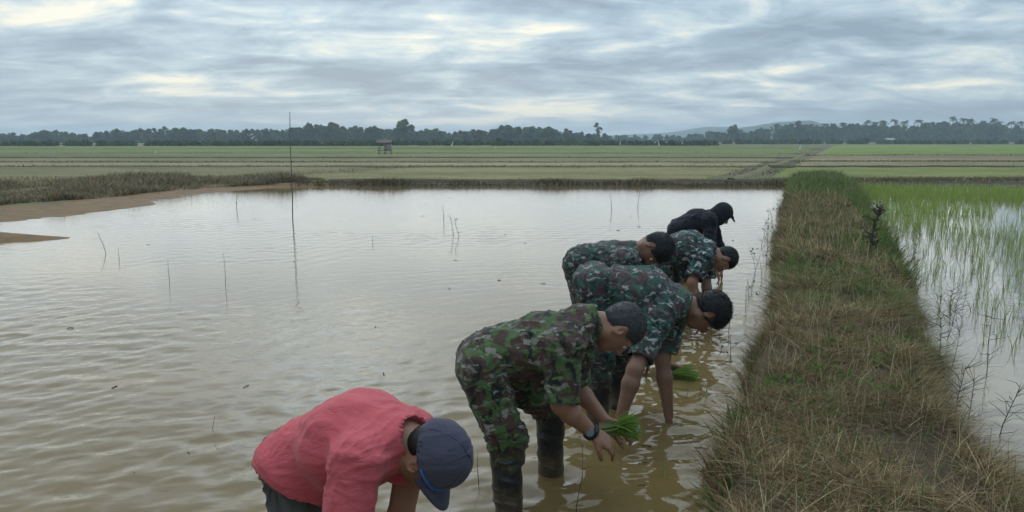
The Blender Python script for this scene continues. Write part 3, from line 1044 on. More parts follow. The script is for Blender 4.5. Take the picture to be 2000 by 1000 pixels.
def palm_meshes(seed):
    r = np.random.default_rng(seed)
    hgt = 8.6
    bend = r.normal(0, 0.5, 2)
    tp = [np.array([bend[0] * f * f, bend[1] * f * f, hgt * f - 0.2 * (f == 0)]) for f in np.linspace(0, 1, 6)]
    trunk = mesh_np('trunk', *tube(tp, np.linspace(0.17, 0.10, 6), 6), smooth=True)
    V, Tt, C, n = [], [], [], 0
    top = tp[-1]
    for k in range(15):
        az = k * 2.399 + r.random() * 0.5
        up = r.uniform(-0.35, 0.95)
        L = r.uniform(2.2, 3.0)
        d = np.array([math.cos(az), math.sin(az), 0])
        sd = np.array([-d[1], d[0], 0])
        col = np.array((0.055, 0.085, 0.032)) * r.uniform(0.7, 1.35)
        prev = None
        for f in np.linspace(0, 1, 9):
            p = top + d * L * f * math.cos(up * 0.8) + np.array([0, 0, L * (f * math.sin(up) - (0.75) * f * f)])
            if prev is not None:
                for s_ in (-1, 1):
                    ll = 0.75 * math.sin(math.pi * min(0.95, f * 0.85 + 0.12))
                    V += [prev, p, p + sd * s_ * ll + d * 0.3 - np.array([0, 0, ll * 0.65])]
                    Tt.append((n, n + 1, n + 2)); n += 3
                    C += [col * r.uniform(0.8, 1.2)] * 3
            prev = p
    crown = mesh_np('crown', np.array(V), None, np.array(Tt), np.array(C))
    return trunk, crown


PALMS = [palm_meshes(s) for s in (1, 2, 3, 4)]
PG = 'coconut palms of the far right wood'
palm_u = [(1520, 247), (1575, 244), (1600, 243), (1637, 240), (1655, 243), (1684, 237), (1700, 240), (1714, 236), (1737, 235), (1756, 238), (1776, 236), (1800, 240), (1826, 239),
          (1848, 230), (1862, 233), (1882, 233), (1903, 238), (1925, 233), (1938, 239), (1962, 238), (1975, 239), (1992, 240), (1395, 258), (1440, 254), (1470, 256)]
for i, (u, vt) in enumerate(palm_u):
    Y = 352 + rng.random() * 10
    top = H + (272 - vt) / FPX * Y
    sc = top / 8.9
    root = link('coconut_palm', None, loc=((u - 1000) / FPX * Y, Y, FIELD_Z))
    root.rotation_euler = (0, 0, rng.random() * 6.28)
    root.scale = (1, 1, sc)
    tr, cr = PALMS[i % 4]
    link('trunk', tr, M_trunk, root)
    link('crown', cr, M_leaf, root)
    rk = sorted([q_[0] for q_ in palm_u], reverse=True).index(u)
    tag(root, 'coconut palm above the far right wood, %s from the right edge' % ('first' if rk == 0 else ORD[rk]), 'palm', PG)

# hills on the horizon
def hill(name, Y, us, vs, mat, label, rough):
    u = np.arange(us[0], us[-1] + 1, 4.0)
    v = np.interp(u, us, vs)
    nn = fbm(np.stack([u * 0.02, 0 * u, 0 * u + rough], 1), 4) - 0.5
    hgt = np.maximum((272 - v) / FPX * Y * (1 + 0.35 * nn), 2)
    x = (u - 1000) / FPX * Y
    rows = []
    for (dy, f) in ((-160, 0.0), (-100, 0.34), (-50, 0.72), (0, 1.0), (60, 0.8), (170, 0.0)):
        jn = fbm(np.stack([u * 0.03, 0 * u + dy * 0.01, 0 * u + rough + 3], 1), 3) - 0.5
        rows.append(np.stack([x, 0 * x + Y + dy, hgt * f * (1 + 0.4 * jn * (f < 1)) - (1.0 if f == 0 else 0)], 1))
    V = np.stack(rows, 0)
    a, b = V.shape[:2]
    i, j = np.meshgrid(np.arange(a - 1), np.arange(b - 1), indexing='ij')
    k = (i * b + j).ravel()
    o = link(name, mesh_np(name, V.reshape(-1, 3), np.stack([k, k + 1, k + b + 1, k + b], 1), smooth=True), mat)
    return tag(o, label, 'hill', kind='structure')


M_hill = simple_mat('hill_forest', (0.055, 0.075, 0.045), 0.95, 0.4, 0.02, 0.5, 0.1, 5.0)
hill('hills', 950, [1360, 1420, 1470, 1510, 1540, 1575, 1600, 1640, 1680, 1760], [264, 252, 246, 240, 238, 236, 244, 248, 254, 268], M_hill, 'blue wooded hill fading into the haze behind the palms', 2.0)
hill('hills', 1300, [1180, 1230, 1300, 1340, 1385, 1430, 1480, 1560, 1640], [264, 262, 258, 254, 246, 247, 252, 256, 266], M_hill, 'paler blue ridge farther off to the left of the hill', 6.0)

# ------------------------------------------------------------------ stilt hut, pole, flags
M_wood = simple_mat('weathered_wood', (0.19, 0.165, 0.14), 0.9, 0.35, 9, 0.5)
M_tarp = simple_mat('faded_tarp', (0.34, 0.31, 0.31), 0.8, 0.2, 3, 0.4, 0.2, 0.05)
M_thatch = simple_mat('thatch', (0.17, 0.155, 0.135), 0.95, 0.35, 9, 0.8, 0.1, 0.05)
M_white = simple_mat('white_plastic', (0.78, 0.78, 0.76), 0.5, 0.05, 9, 0.1)
hb = G(752, 303, FIELD_Z)
hut = link('stilt_hut', None, loc=hb)
hut.scale = (0.72, 0.72, 0.78)
tag(hut, 'small field hut on stilts with a pale tarp wall before the left wood', 'hut')
for (px_, py_) in ((-0.75, -0.5), (0.0, -0.5), (0.75, -0.5), (-0.75, 0.6), (0.0, 0.6), (0.75, 0.6)):
    link('post', mesh_np('post', *tube([(px_, py_, -0.2), (px_ + 0.02, py_, 0.9), (px_, py_ + 0.02, 1.62 if py_ < 0 else 1.45)], [0.045, 0.04, 0.035], 7), smooth=True), M_wood, hut)
link('platform', mesh_np('platform', *box((-0.9, -0.6, 0.52), (0.9, 0.7, 0.60))[:2]), M_wood, hut)
link('tarp_wall', mesh_np('tarp_wall', *box((0.06, -0.57, 0.605), (0.82, -0.545, 1.46))[:2]), M_tarp, hut)
link('tarp_wall', mesh_np('tarp_wall', *box((0.795, -0.54, 0.605), (0.82, 0.62, 1.40))[:2]), M_tarp, hut)
rv = np.array([(-1.05, -0.85, 1.45), (1.05, -0.85, 1.45), (1.05, 0.05, 1.80), (-1.05, 0.05, 1.80), (1.05, 0.9, 1.38), (-1.05, 0.9, 1.38)])
rv2 = rv + np.array([0, 0, 0.06])
RQ = [(0, 1, 2, 3), (3, 2, 4, 5)]
link('roof', mesh_np('roof', np.concatenate([rv, rv2]), np.array([q_[::-1] for q_ in RQ] + [tuple(k + 6 for k in q_) for q_ in RQ] + [(0, 6, 7, 1), (1, 7, 8, 2), (2, 8, 10, 4), (4, 10, 11, 5), (5, 11, 9, 3), (3, 9, 6, 0)])), M_thatch, hut)

M_pole = simple_mat('pole_wood', (0.16, 0.14, 0.12), 0.85, 0.3, 8, 0.4)
pb = G(571, 430)
ptop = P(566, 218, pb[1] + 0.05)
pm = [pb + np.array([0, 0, -0.25]), pb + (ptop - pb) * 0.35 + np.array([0.012, 0, 0]), pb + (ptop - pb) * 0.7 - np.array([0.008, 0, 0]), ptop]
pole = link('pole', mesh_np('pole', *tube(np.array(pm) - pb, [0.0105, 0.010, 0.009, 0.006], 8), smooth=True), M_pole, loc=pb)
tag(pole, 'tall thin wooden pole standing in the open paddy', 'pole')

for (u, v, hgt, lean, lab) in ((880, 292, 0.75, 0.30, 'white plastic strip tied to a leaning stick, right of the stilt hut'),
                               (968, 292, 0.4, 0.0, 'tiny white plastic strip before the left wood'),
                               (1211, 288, 0.75, 0.02, 'white plastic strip on a stick left of the blue hills'),
                               (1290, 291, 0.85, -0.35, 'white plastic strip on a slanting stick before the far low trees'),
                               (1332, 286, 0.8, 0.0, 'white plastic strip on an upright stick before the far low trees'),
                               (304, 301, 0.30, 0.0, 'tiny white plastic strip in the green field on the left'),
                               (1562, 297, 0.55, 0.05, 'pale strip on a stick beside the dike path on the right')):
    b0 = G(u, v, FIELD_Z)
    root = link('marker_flag', None, loc=b0)
    sc = 1.6 if hgt > 0.5 else 1.0
    link('stick', mesh_np('stick', *tube([(0, 0, -0.1), (lean * hgt * sc, 0, hgt * sc)], [0.02, 0.014], 6), smooth=True), M_pole, root)
    z1, z0_ = hgt * sc, hgt * sc * 0.35
    fv = []
    for k in range(6):
        f = k / 5
        zc = z1 + (z0_ - z1) * f
        xo = lean * zc + 0.03 * math.sin(f * 5)
        fv += [(xo - 0.07, 0.03 * math.sin(f * 4), zc), (xo + 0.07, 0.04 * math.cos(f * 4), zc)]
    fv = np.array(fv)
    fv = np.concatenate([fv, fv + np.array([0, 0.006, 0])])
    fq = [(2 * k, 2 * k + 1, 2 * k + 3, 2 * k + 2) for k in range(5)] + [(12 + 2 * k, 14 + 2 * k, 15 + 2 * k, 13 + 2 * k) for k in range(5)]
    link('strip', mesh_np('strip', fv, np.array(fq)), M_white, root)
    tag(root, lab, 'flag', 'white strips on sticks in the far fields')

# tin-roofed shed at the foot of the palm wood
sb = np.array([(1728 - 1000) / FPX * 335, 335, FIELD_Z])
shed = link('shed', None, loc=sb)
tag(shed, 'tiny pale roofed shed at the foot of the palm wood', 'shed')
link('wall', mesh_np('wall', *box((-1.7, -1.2, -0.1), (1.7, 1.2, 1.3))[:2]), M_tarp, shed)
v_ = np.array([(-2, -1.6, 1.25), (2, -1.6, 1.25), (2, 0, 1.9), (-2, 0, 1.9), (2, 1.6, 1.25), (-2, 1.6, 1.25)])
v_ = np.concatenate([v_, v_ + np.array([0, 0, 0.08])])
link('roof', mesh_np('roof', v_, np.array([q_[::-1] for q_ in RQ] + [tuple(k + 6 for k in q_) for q_ in RQ] + [(0, 6, 7, 1), (1, 7, 8, 2), (2, 8, 10, 4), (4, 10, 11, 5), (5, 11, 9, 3), (3, 9, 6, 0)])), M_tarp, shed)

# ------------------------------------------------------------------ young rice in the planted paddy
def rice_mesh(seed):
    global rng
    keep_rng = rng
    rng = np.random.default_rng(seed)
    n = 7
    b = np.concatenate([rng.normal(0, 0.012, (n, 2)), np.full((n, 1), -0.05)], 1)
    v, q_, t_, c = blades(b, rng.uniform(0.18, 0.31, n), rng.uniform(0.0035, 0.006, n), rng.normal(0, 0.20, (n, 2)), rng.random(n) * 0.5,
                          pick([(0.19, 0.29, 0.065), (0.24, 0.33, 0.085), (0.28, 0.32, 0.12)], n))
    rng = keep_rng
    return mesh_np('rice_seedling', v, q_, t_, c)


RICE = [rice_mesh(100 + k) for k in range(8)]
srow = np.arange(1.25, 12.5, 0.17)
qrow = np.arange(5.0, 27.6, 0.15)
Sg, Qg = np.meshgrid(srow, qrow, indexing='ij')
s_, q_ = Sg.ravel() + rng.normal(0, 0.03, Sg.size), Qg.ravel() + rng.normal(0, 0.035, Sg.size)
x_, y_ = s_ * DN[0] + q_ * DD[0], s_ * DN[1] + q_ * DD[1]
dn = fbm(np.stack([x_ * 0.35, y_ * 0.5, 0 * x_], 1), 3)
prob = np.interp(q_, [5, 8, 11, 14, 30], [0.16, 0.36, 0.80, 1.0, 1.0]) * np.clip((dn - 0.30) * 6, 0.1, 1)
gapf = np.exp(-(((x_ - 15.2) / 2.6) ** 2 + ((y_ - 24.6) / 0.8) ** 2))
prob *= (1 - 0.9 * gapf)
kp = (rng.random(len(s_)) < prob) & in_view(x_, y_, 30) & (s_ > dike_right(q_) + 0.12) & (y_ < 27.0)
rx, ry = x_[kp], y_[kp]
order = np.argsort(ry)
rx, ry = rx[order], ry[order]
NI = 300
for k in range(min(NI, len(rx))):
    o = link('rice_seedling', RICE[k % 8], M_leaf, loc=(rx[k], ry[k], 0.0))
    o.rotation_euler = (0, 0, rng.random() * 6.28)
    sc = rng.uniform(0.75, 1.2)
    o.scale = (sc, sc, sc)
    tag(o, 'young rice seedling standing in the water right of the dike', 'rice seedling', 'rice seedlings in the planted paddy')
rest = []
for k in range(3):
    xk, yk = rx[NI:], ry[NI:]
    for rep in range(2):
        m = len(xk)
        b = np.stack([xk + rng.normal(0, 0.02, m), yk + rng.normal(0, 0.02, m), 0 * xk - 0.04], 1)
        rest.append(blades(b, rng.uniform(0.19, 0.34, m), rng.uniform(0.005, 0.009, m) * np.maximum(yk / 14, 1.0), rng.normal(0, 0.22, (m, 2)), rng.random(m) * 0.5,
                           pick([(0.21, 0.31, 0.055), (0.27, 0.36, 0.07), (0.31, 0.36, 0.10)], m)))
grass_object('young_rice', rest, M_leaf, 'young green rice filling the far part of the planted paddy', 'rice')

# ------------------------------------------------------------------ single weeds
M_weed = simple_mat('weed_stem', (0.075, 0.062, 0.042), 0.9, 0.3, 20, 0.2)
M_weedg = simple_mat('weed_green', (0.085, 0.12, 0.04), 0.8, 0.3, 20, 0.2)


def twig(h, n, spread, r0, seed, leafy=0.0):
    """a branching dry stem"""
    r = np.random.default_rng(seed)
    prt = []
    pts = [np.array([0, 0, -0.06])]
    d = np.array([r.normal(0, 0.07), r.normal(0, 0.07), 1.0])
    for k in range(5):
        d = d + r.normal(0, 0.08, 3) * np.array([1, 1, 0.2])
        d /= np.linalg.norm(d)
        pts.append(pts[-1] + d * (h + 0.06) / 5)
    pts = np.array(pts)
    prt.append(tube(pts, np.linspace(r0, r0 * 0.35, 6), 5))
    for k in range(n):
        f = r.uniform(0.25, 0.97) * 5
        i = min(int(f), 4)
        p = pts[i] + (pts[i + 1] - pts[i]) * (f - i)
        th = r.random() * 6.28
        L = spread * r.uniform(0.4, 1.0)
        e = p + np.array([math.cos(th) * L, math.sin(th) * L, L * r.uniform(0.1, 1.1)])
        mid = (p + e) / 2 + r.normal(0, 0.12 * L, 3)
        prt.append(tube([p, mid, e], [r0 * 0.5, r0 * 0.4, r0 * 0.2], 4))
        if r.random() < leafy:
            for q in (mid, e):
                a = r.normal(size=3); a /= np.linalg.norm(a)
                b = np.cross(a, r.normal(size=3)); b /= np.linalg.norm(b)
                s = 0.035
                prt.append((np.array([q - b * s * 0.3, q + a * s * 0.6 - b * s * 0.1, q + a * s * 1.3, q + a * s * 0.6 + b * s * 0.5]), np.array([(0, 1, 2, 3)]), None))
    return mesh_np('weed', *merge(prt))


wat = [(208, 494, 0.34, 6, 0.09, 'small branched weed stem standing in the open water near the left edge'),
       (233, 506, 0.15, 2, 0.04, 'short thin weed stem just right of the leftmost branched stem'),
       (330, 548, 0.26, 3, 0.05, 'thin weed stem in the open water, left of the taller one'),
       (441, 556, 0.36, 2, 0.05, 'tallest thin weed stem in the left part of the open water'),
       (411, 840, 0.085, 0, 0.02, 'short dark stub of a stem sticking out of the water left of the red shirt'),
       (867, 434, 0.34, 2, 0.06, 'thin weed stem just left of a pair of stems in the open water'),
       (886, 460, 0.34, 6, 0.07, 'left stem of the pair of branched weeds in mid paddy'),
       (898, 461, 0.32, 6, 0.07, 'right stem of the pair of branched weeds in mid paddy'),
       (728, 476, 0.13, 1, 0.04, 'short weed stem in mid paddy right of the pole'),
       (462, 407, 0.35, 5, 0.16, 'bushy weed in the water before the left shore'),
       (1245, 405, 0.42, 1, 0.06, 'thin upright reed stem near the far bank, left of the person in black'),
       (1195, 412, 0.40, 1, 0.06, 'thin reed stem near the far bank, farther left of the person in black'),
       (936, 950, 0.17, 1, 0.03, 'thin reed stem between the navy cap and the camouflaged leg'),
       (600, 950, 0.02, 0, 0.01, None),
       (1125, 1000, 0.30, 2, 0.05, 'thin bent stem in the water below the grey-haired planter'),
       (1365, 782, 0.10, 1, 0.03, 'short stub of a seedling near the dike, before the hanging hands'),
       (1340, 775, 0.07, 1, 0.03, 'smaller stub of a seedling left of the one near the dike')]
for i, (u, v, h_, n_, sp, lab) in enumerate(wat):
    if lab is None:
        continue
    b0 = G(u, v)
    o = link('weed_stem', twig(h_, n_, sp, max(0.0024, 0.00042 * b0[1]), 40 + i), M_weed, loc=b0)
    tag(o, lab, 'weed', 'weed stems standing in the open water')
# dark burnt-looking weed on the right shoulder of the dike, and the twiggy weeds along it
bw = G(1697, 500, 0.25)
o = link('dark_weed', twig(0.62, 34, 0.14, 0.022, 90, 1.0), M_weed, loc=bw)
tag(o, 'dark withered weed clump standing on the right shoulder of the dike', 'weed')
rw = 0
for i, q in enumerate(sorted(3.0 + 8.5 * rng.random(18) ** 1.2)):
    s = dike_right(np.array([q]))[0] + rng.uniform(-0.22, 0.22)
    p = s * DN + q * DD
    if not in_view(np.array([p[0]]), np.array([p[1]]), 40)[0]:
        continue
    z = max(-0.02, float(dike_profile(np.array([s]), np.array([q]))[0]) - 0.02)
    o = link('twiggy_weed', twig(rng.uniform(0.25, 0.6), int(rng.integers(14, 30)), 0.15, rng.uniform(0.0022, 0.004), 200 + i, 0.0), M_weedg if i % 4 == 0 else M_weed, loc=(p[0], p[1], z))
    tag(o, 'thin branching dry weed on the right edge of the dike, %s%s' % (ORD[rw], ' of its row' if rw == 0 else ' nearest of its row'), 'weed', 'dry weeds along the right edge of the dike')
    rw += 1
for i, q in enumerate(sorted(4.2 + 14 * rng.random(22))):
    s = -0.36 + rng.uniform(-0.12, 0.05)
    p = s * DN + q * DD
    o = link('edge_weed', twig(rng.uniform(0.15, 0.38), int(rng.integers(3, 9)), 0.12, rng.uniform(0.002, 0.004), 300 + i, 0.15), M_weedg if i % 2 else M_weed, loc=(p[0], p[1], 0.02))
    tag(o, 'small thin weed at the left edge of the dike, %s%s' % (ORD[i], ' of its row' if i == 0 else ' nearest of its row'), 'weed', 'weeds along the left edge of the dike')


# bits of straw and leaf litter floating on the open water
lit, n_ = [], 0
for k in range(48):
    yy = 3.2 + 18 * rng.random() ** 1.5
    xx = rng.uniform(-0.62, 0.34) * yy
    if xx > tan_d * yy - 0.6:
        continue
    th = rng.random() * 3.14
    L = rng.uniform(0.010, 0.035)
    lit.append(tube([(xx - math.cos(th) * L, yy - math.sin(th) * L, 0.003), (xx, yy, 0.006), (xx + math.cos(th) * L, yy + math.sin(th) * L, 0.003)], rng.uniform(0.0015, 0.004), 4))
tag(link('plant_litter', mesh_np('plant_litter', *merge(lit)), M_weed), 'scattered bits of straw floating on the open paddy', 'litter', kind='stuff')

# small broad-leaved weeds creeping through the dead grass of the dike
cc, rr_, cl_ = [], [], []
for k in range(420):
    q = 2.4 + 16 * rng.random() ** 1.6
    s = rng.uniform(-0.30, 1.1)
    if noise3(np.array([[s * 2.0, q * 1.5, 21.0]]))[0] < 0.58:
        continue
    p = s * DN + q * DD
    z = float(dike_profile(np.array([s]), np.array([q]))[0])
    r = rng.uniform(0.04, 0.10)
    cc.append((p[0], p[1], z + 0.03)); rr_.append((r, r, 0.035)); cl_.append(np.array([(0.10, 0.19, 0.04), (0.15, 0.22, 0.06), (0.12, 0.15, 0.05)][k % 3]))
tag(link('broadleaf_weeds', leaf_mesh('broadleaf_weeds', [leaf_cloud(cc, rr_, 34, 0.011, np.array(cl_))]), M_leaf), 'low green broad-leaved weeds scattered through the dry grass of the dike', 'weeds', kind='stuff')

#@@PEOPLE@@
# ------------------------------------------------------------------ organic surfaces: blended distance fields meshed with surface nets
def nrm(v):
    v = np.asarray(v, float)
    return v / (np.linalg.norm(v) + 1e-12)


def cap(a, b, ra, rb, k=0.02, lat=None, s=1.0, op='add', flat=False):
    return dict(t='cap', a=np.asarray(a, float), b=np.asarray(b, float), ra=ra, rb=rb, k=k, lat=None if lat is None else nrm(lat), s=s, op=op, flat=flat)


def ell(c, ax, rad, k=0.02, op='add'):
    return dict(t='ell', c=np.asarray(c, float), ax=np.array([nrm(v) for v in ax]), rad=np.asarray(rad, float), k=k, op=op)


def half(pt, n, reach=None, k=0.004):
    """keep only what lies on the side n points away from"""
    return dict(t='half', c=np.asarray(pt, float), n=nrm(n), reach=reach, k=k, op='cut')


def bounds(p):
    if p['t'] == 'cap':
        r = max(p['ra'], p['rb']) * p['s']
        return np.minimum(p['a'], p['b']) - r, np.maximum(p['a'], p['b']) + r
    r = np.max(p['rad'])
    return p['c'] - r, p['c'] + r


def evalp(p, X, Y, Z):
    if p['t'] == 'cap':
        a, ab = p['a'], p['b'] - p['a']
        x, y, z = X - a[0], Y - a[1], Z - a[2]
        if p['lat'] is not None and p['s'] != 1:
            l = p['lat']
            d = (x * l[0] + y * l[1] + z * l[2]) * (1 / p['s'] - 1)
            x, y, z = x + d * l[0], y + d * l[1], z + d * l[2]
            dl = ab.dot(l) * (1 / p['s'] - 1)
            ab = ab + dl * l
        L2 = ab.dot(ab) + 1e-12
        t = (x * ab[0] + y * ab[1] + z * ab[2]) / L2
        tc = np.clip(t, 0, 1)
        if p['flat']:
            d = np.sqrt((x - t * ab[0]) ** 2 + (y - t * ab[1]) ** 2 + (z - t * ab[2]) ** 2) - (p['ra'] + (p['rb'] - p['ra']) * tc)
            L = math.sqrt(L2)
            return np.maximum(d, np.maximum(-t * L, (t - 1) * L))
        return np.sqrt((x - tc * ab[0]) ** 2 + (y - tc * ab[1]) ** 2 + (z - tc * ab[2]) ** 2) - (p['ra'] + (p['rb'] - p['ra']) * tc)
    if p['t'] == 'ell':
        x, y, z = X - p['c'][0], Y - p['c'][1], Z - p['c'][2]
        q, q2 = 0, 0
        for v, r in zip(p['ax'], p['rad']):
            d = x * v[0] + y * v[1] + z * v[2]
            q = q + (d / r) ** 2
            q2 = q2 + (d / (r * r)) ** 2
        k0 = np.sqrt(q)
        return k0 * (k0 - 1.0) / (np.sqrt(q2) + 1e-9)
    return (X - p['c'][0]) * p['n'][0] + (Y - p['c'][1]) * p['n'][1] + (Z - p['c'][2]) * p['n'][2]


def smin(a, b, k):
    h = np.clip(0.5 + 0.5 * (b - a) / k, 0, 1)
    return b + (a - b) * h - k * h * (1 - h)


def sdf_mesh(prims, h, fold=None, seed=0.0):
    """prims -> (verts, quads); fold=(amp, freq, stretch dir) pushes cloth folds into the surface"""
    lo = np.min([bounds(p)[0] for p in prims if p['op'] == 'add'], 0) - 4 * h
    hi = np.max([bounds(p)[1] for p in prims if p['op'] == 'add'], 0) + 4 * h
    n = np.ceil((hi - lo) / h).astype(int) + 1
    ax = [lo[i] + h * np.arange(n[i]) for i in range(3)]
    F = np.full(n, 0.5, np.float32)
    for p in prims:
        if p['t'] == 'half':
            if p['reach'] is None:
                i0, i1 = np.zeros(3, int), n
            else:
                i0 = np.clip(np.floor((p['c'] - p['reach'] - lo) / h).astype(int), 0, n)
                i1 = np.clip(np.ceil((p['c'] + p['reach'] - lo) / h).astype(int) + 1, 0, n)
        else:
            b0, b1 = bounds(p)
            m = p['k'] + 3 * h + (0.03 if p['op'] == 'add' else 0.0)
            i0 = np.clip(np.floor((b0 - m - lo) / h).astype(int), 0, n)
            i1 = np.clip(np.ceil((b1 + m - lo) / h).astype(int) + 1, 0, n)
        if np.any(i1 <= i0):
            continue
        X, Y, Z = np.meshgrid(ax[0][i0[0]:i1[0]], ax[1][i0[1]:i1[1]], ax[2][i0[2]:i1[2]], indexing='ij', sparse=True)
        d = evalp(p, X, Y, Z)
        sl = (slice(i0[0], i1[0]), slice(i0[1], i1[1]), slice(i0[2], i1[2]))
        f = F[sl]
        if p['op'] == 'add':
            F[sl] = smin(f, d, max(p['k'], 1e-4))
        elif p['op'] == 'sub':
            F[sl] = -smin(-f, d, max(p['k'], 1e-4))
        else:
            if p['reach'] is not None:
                rr = np.sqrt((X - p['c'][0]) ** 2 + (Y - p['c'][1]) ** 2 + (Z - p['c'][2]) ** 2)
                d = np.where(rr < p['reach'], d, -1.0)
            F[sl] = np.maximum(f, d)
    # surface nets
    Sg = F < 0
    c = np.zeros(np.array(F.shape) - 1, np.int8)
    for a in (0, 1):
        for b in (0, 1):
            for g in (0, 1):
                c += Sg[a:a + c.shape[0], b:b + c.shape[1], g:g + c.shape[2]]
    act = (c > 0) & (c < 8)
    idx = np.argwhere(act)
    vid = np.full(c.shape, -1, np.int64)
    vid[act] = np.arange(len(idx))
    pos = np.zeros((len(idx), 3))
    cnt = np.zeros(len(idx))
    cor = [(a, b, g) for a in (0, 1) for b in (0, 1) for g in (0, 1)]
    for i, A in enumerate(cor):
        for B in cor[i + 1:]:
            if sum(abs(A[k] - B[k]) for k in range(3)) != 1:
                continue
            fa = F[idx[:, 0] + A[0], idx[:, 1] + A[1], idx[:, 2] + A[2]]
            fb = F[idx[:, 0] + B[0], idx[:, 1] + B[1], idx[:, 2] + B[2]]
            m = (fa < 0) != (fb < 0)
            t = np.where(m, fa / np.where(m, fa - fb, 1), 0)
            pos += m[:, None] * (np.array(A)[None] + t[:, None] * (np.array(B) - np.array(A))[None])
            cnt += m
    V = lo + h * (idx + pos / cnt[:, None])
    quads = []
    for axis_ in range(3):
        u, v = (axis_ + 1) % 3, (axis_ + 2) % 3
        s0 = [slice(1, -1)] * 3
        s0[axis_] = slice(0, -1)
        s1 = list(s0)
        s1[axis_] = slice(1, None)
        A, B = Sg[tuple(s0)], Sg[tuple(s1)]
        e = np.argwhere(A != B)
        if not len(e):
            continue
        ins = A[e[:, 0], e[:, 1], e[:, 2]]
        e = e + np.array([0 if k == axis_ else 1 for k in range(3)])

        def cell(du, dv):
            q = e.copy()
            q[:, u] -= du
            q[:, v] -= dv
            return vid[q[:, 0], q[:, 1], q[:, 2]]
        qd = np.stack([cell(1, 1), cell(0, 1), cell(0, 0), cell(1, 0)], 1)
        qd[~ins] = qd[~ins][:, ::-1]
        quads.append(qd)
    Q = np.concatenate(quads)
    Q = Q[(Q >= 0).all(1)]
    if fold:
        amp, freq, dirs = fold[:3]
        gi = np.clip(np.round((V - lo) / h).astype(int), 1, np.array(F.shape) - 2)
        N = np.stack([F[gi[:, 0] + 1, gi[:, 1], gi[:, 2]] - F[gi[:, 0] - 1, gi[:, 1], gi[:, 2]],
                      F[gi[:, 0], gi[:, 1] + 1, gi[:, 2]] - F[gi[:, 0], gi[:, 1] - 1, gi[:, 2]],
                      F[gi[:, 0], gi[:, 1], gi[:, 2] + 1] - F[gi[:, 0], gi[:, 1], gi[:, 2] - 1]], 1)
        N /= np.linalg.norm(N, axis=1)[:, None] + 1e-9
        dd = nrm(dirs)
        al = V @ dd
        Pn = (V - np.outer(al, dd) * 0.72) * freq + seed
        wv = fbm(Pn * 0.5 + 4.0, 2)[:, None]
        f1 = noise3(Pn + wv * 2.2)
        f2 = noise3(Pn * 2.3 + wv * 1.5 + 11)
        ridge = 1 - (np.abs(2 * f1 - 1) ** 0.75) * 1.7
        disp = amp * (ridge * 0.75 + (f2 - 0.5) * 0.8 - 0.2)
        if len(fold) > 3:                       # creases pulled out of a joint
            for (c_, l_, k_, a_) in fold[3]:
                r_ = V - c_
                r_ = r_ - np.outer(r_ @ l_, l_)
                e1 = nrm(np.cross(l_, [0.3, 0.1, 1.0]))
                e2_ = np.cross(l_, e1)
                ang = np.arctan2(r_ @ e2_, r_ @ e1)
                rad = np.linalg.norm(r_, axis=1)
                wv2 = fbm(V * 7.0 + seed, 2) * 3.0
                cr = (1 - np.abs(np.sin(k_ * ang * 0.5 + wv2))) ** 2.2
                disp = disp + a_ * cr * np.exp(-rad / 0.13) * np.clip(rad / 0.05, 0, 1)
        V = V + N * disp[:, None]
    return V, Q


# ------------------------------------------------------------------ people
SKIN1 = skin_mat('skin_tan', (0.26, 0.135, 0.080))
SKIN2 = skin_mat('skin_brown', (0.20, 0.105, 0.062))
HAIRMAT, T = new_mat('hair')
principled(T, T.n('ShaderNodeAttribute', attribute_name='Col').outputs['Color'], 0.5, 0.35)
HAIR = [(0.013, 0.011, 0.010), (0.018, 0.015, 0.013), (0.010, 0.009, 0.009)]
HAIRG = [(0.030, 0.029, 0.028), (0.045, 0.045, 0.045), (0.095, 0.095, 0.095), (0.024, 0.022, 0.021)]
M_eye = simple_mat('eye_white', (0.5, 0.47, 0.43), 0.2, 0.05, 10, 0.0, 0.5)
M_rubber, T = new_mat('black_rubber')
co = T.n('ShaderNodeTexCoord').outputs['Object']
zb = T.n('ShaderNodeSeparateXYZ', {0: co}).outputs[2]
nb_ = T.noise(co, 16, 5, 0.65)
mudf = T.sstep(T.m('SUBTRACT', T.m('ADD', 0.20, T.m('MULTIPLY', nb_, 0.16)), zb), -0.01, 0.05)
cb = T.mix(T.m('MULTIPLY', mudf, 0.6), (0.016, 0.017, 0.018), (0.11, 0.080, 0.045))
bpb = T.n('ShaderNodeBump', {'Height': T.noise(T.mapping(co, scale=(1, 1, 2.4)), 18, 3, 0.6, 0.8), 'Strength': 0.5, 'Distance': 0.012})
principled(T, cb, 0.36, 0.5, bpb.outputs[0])
M_strap = simple_mat('watch_strap', (0.012, 0.012, 0.014), 0.45, 0.2, 40, 0.2, 0.5)
M_steel = simple_mat('watch_glass', (0.10, 0.11, 0.12), 0.15, 0.1, 40, 0.0, 0.6)
CAMO_G = camo_mat('camo_green', (0.060, 0.104, 0.034), (0.068, 0.036, 0.030), (0.018, 0.019, 0.016), (0.21, 0.195, 0.16), 1.0, 0.0)
CAMO_T = camo_mat('camo_teal', (0.030, 0.085, 0.060), (0.068, 0.036, 0.038), (0.016, 0.026, 0.024), (0.27, 0.28, 0.26), 1.3, 2.3)
CAMO_T2 = camo_mat('camo_teal_pale', (0.028, 0.080, 0.058), (0.075, 0.042, 0.045), (0.015, 0.025, 0.022), (0.27, 0.28, 0.26), 1.35, 5.1)
CAMO_T3 = camo_mat('camo_teal_blue', (0.030, 0.085, 0.068), (0.055, 0.032, 0.035), (0.014, 0.022, 0.024), (0.36, 0.40, 0.38), 1.2, 8.4)
RED = cloth_mat('red_cotton', (0.51, 0.095, 0.104), 0.14, 0.5)
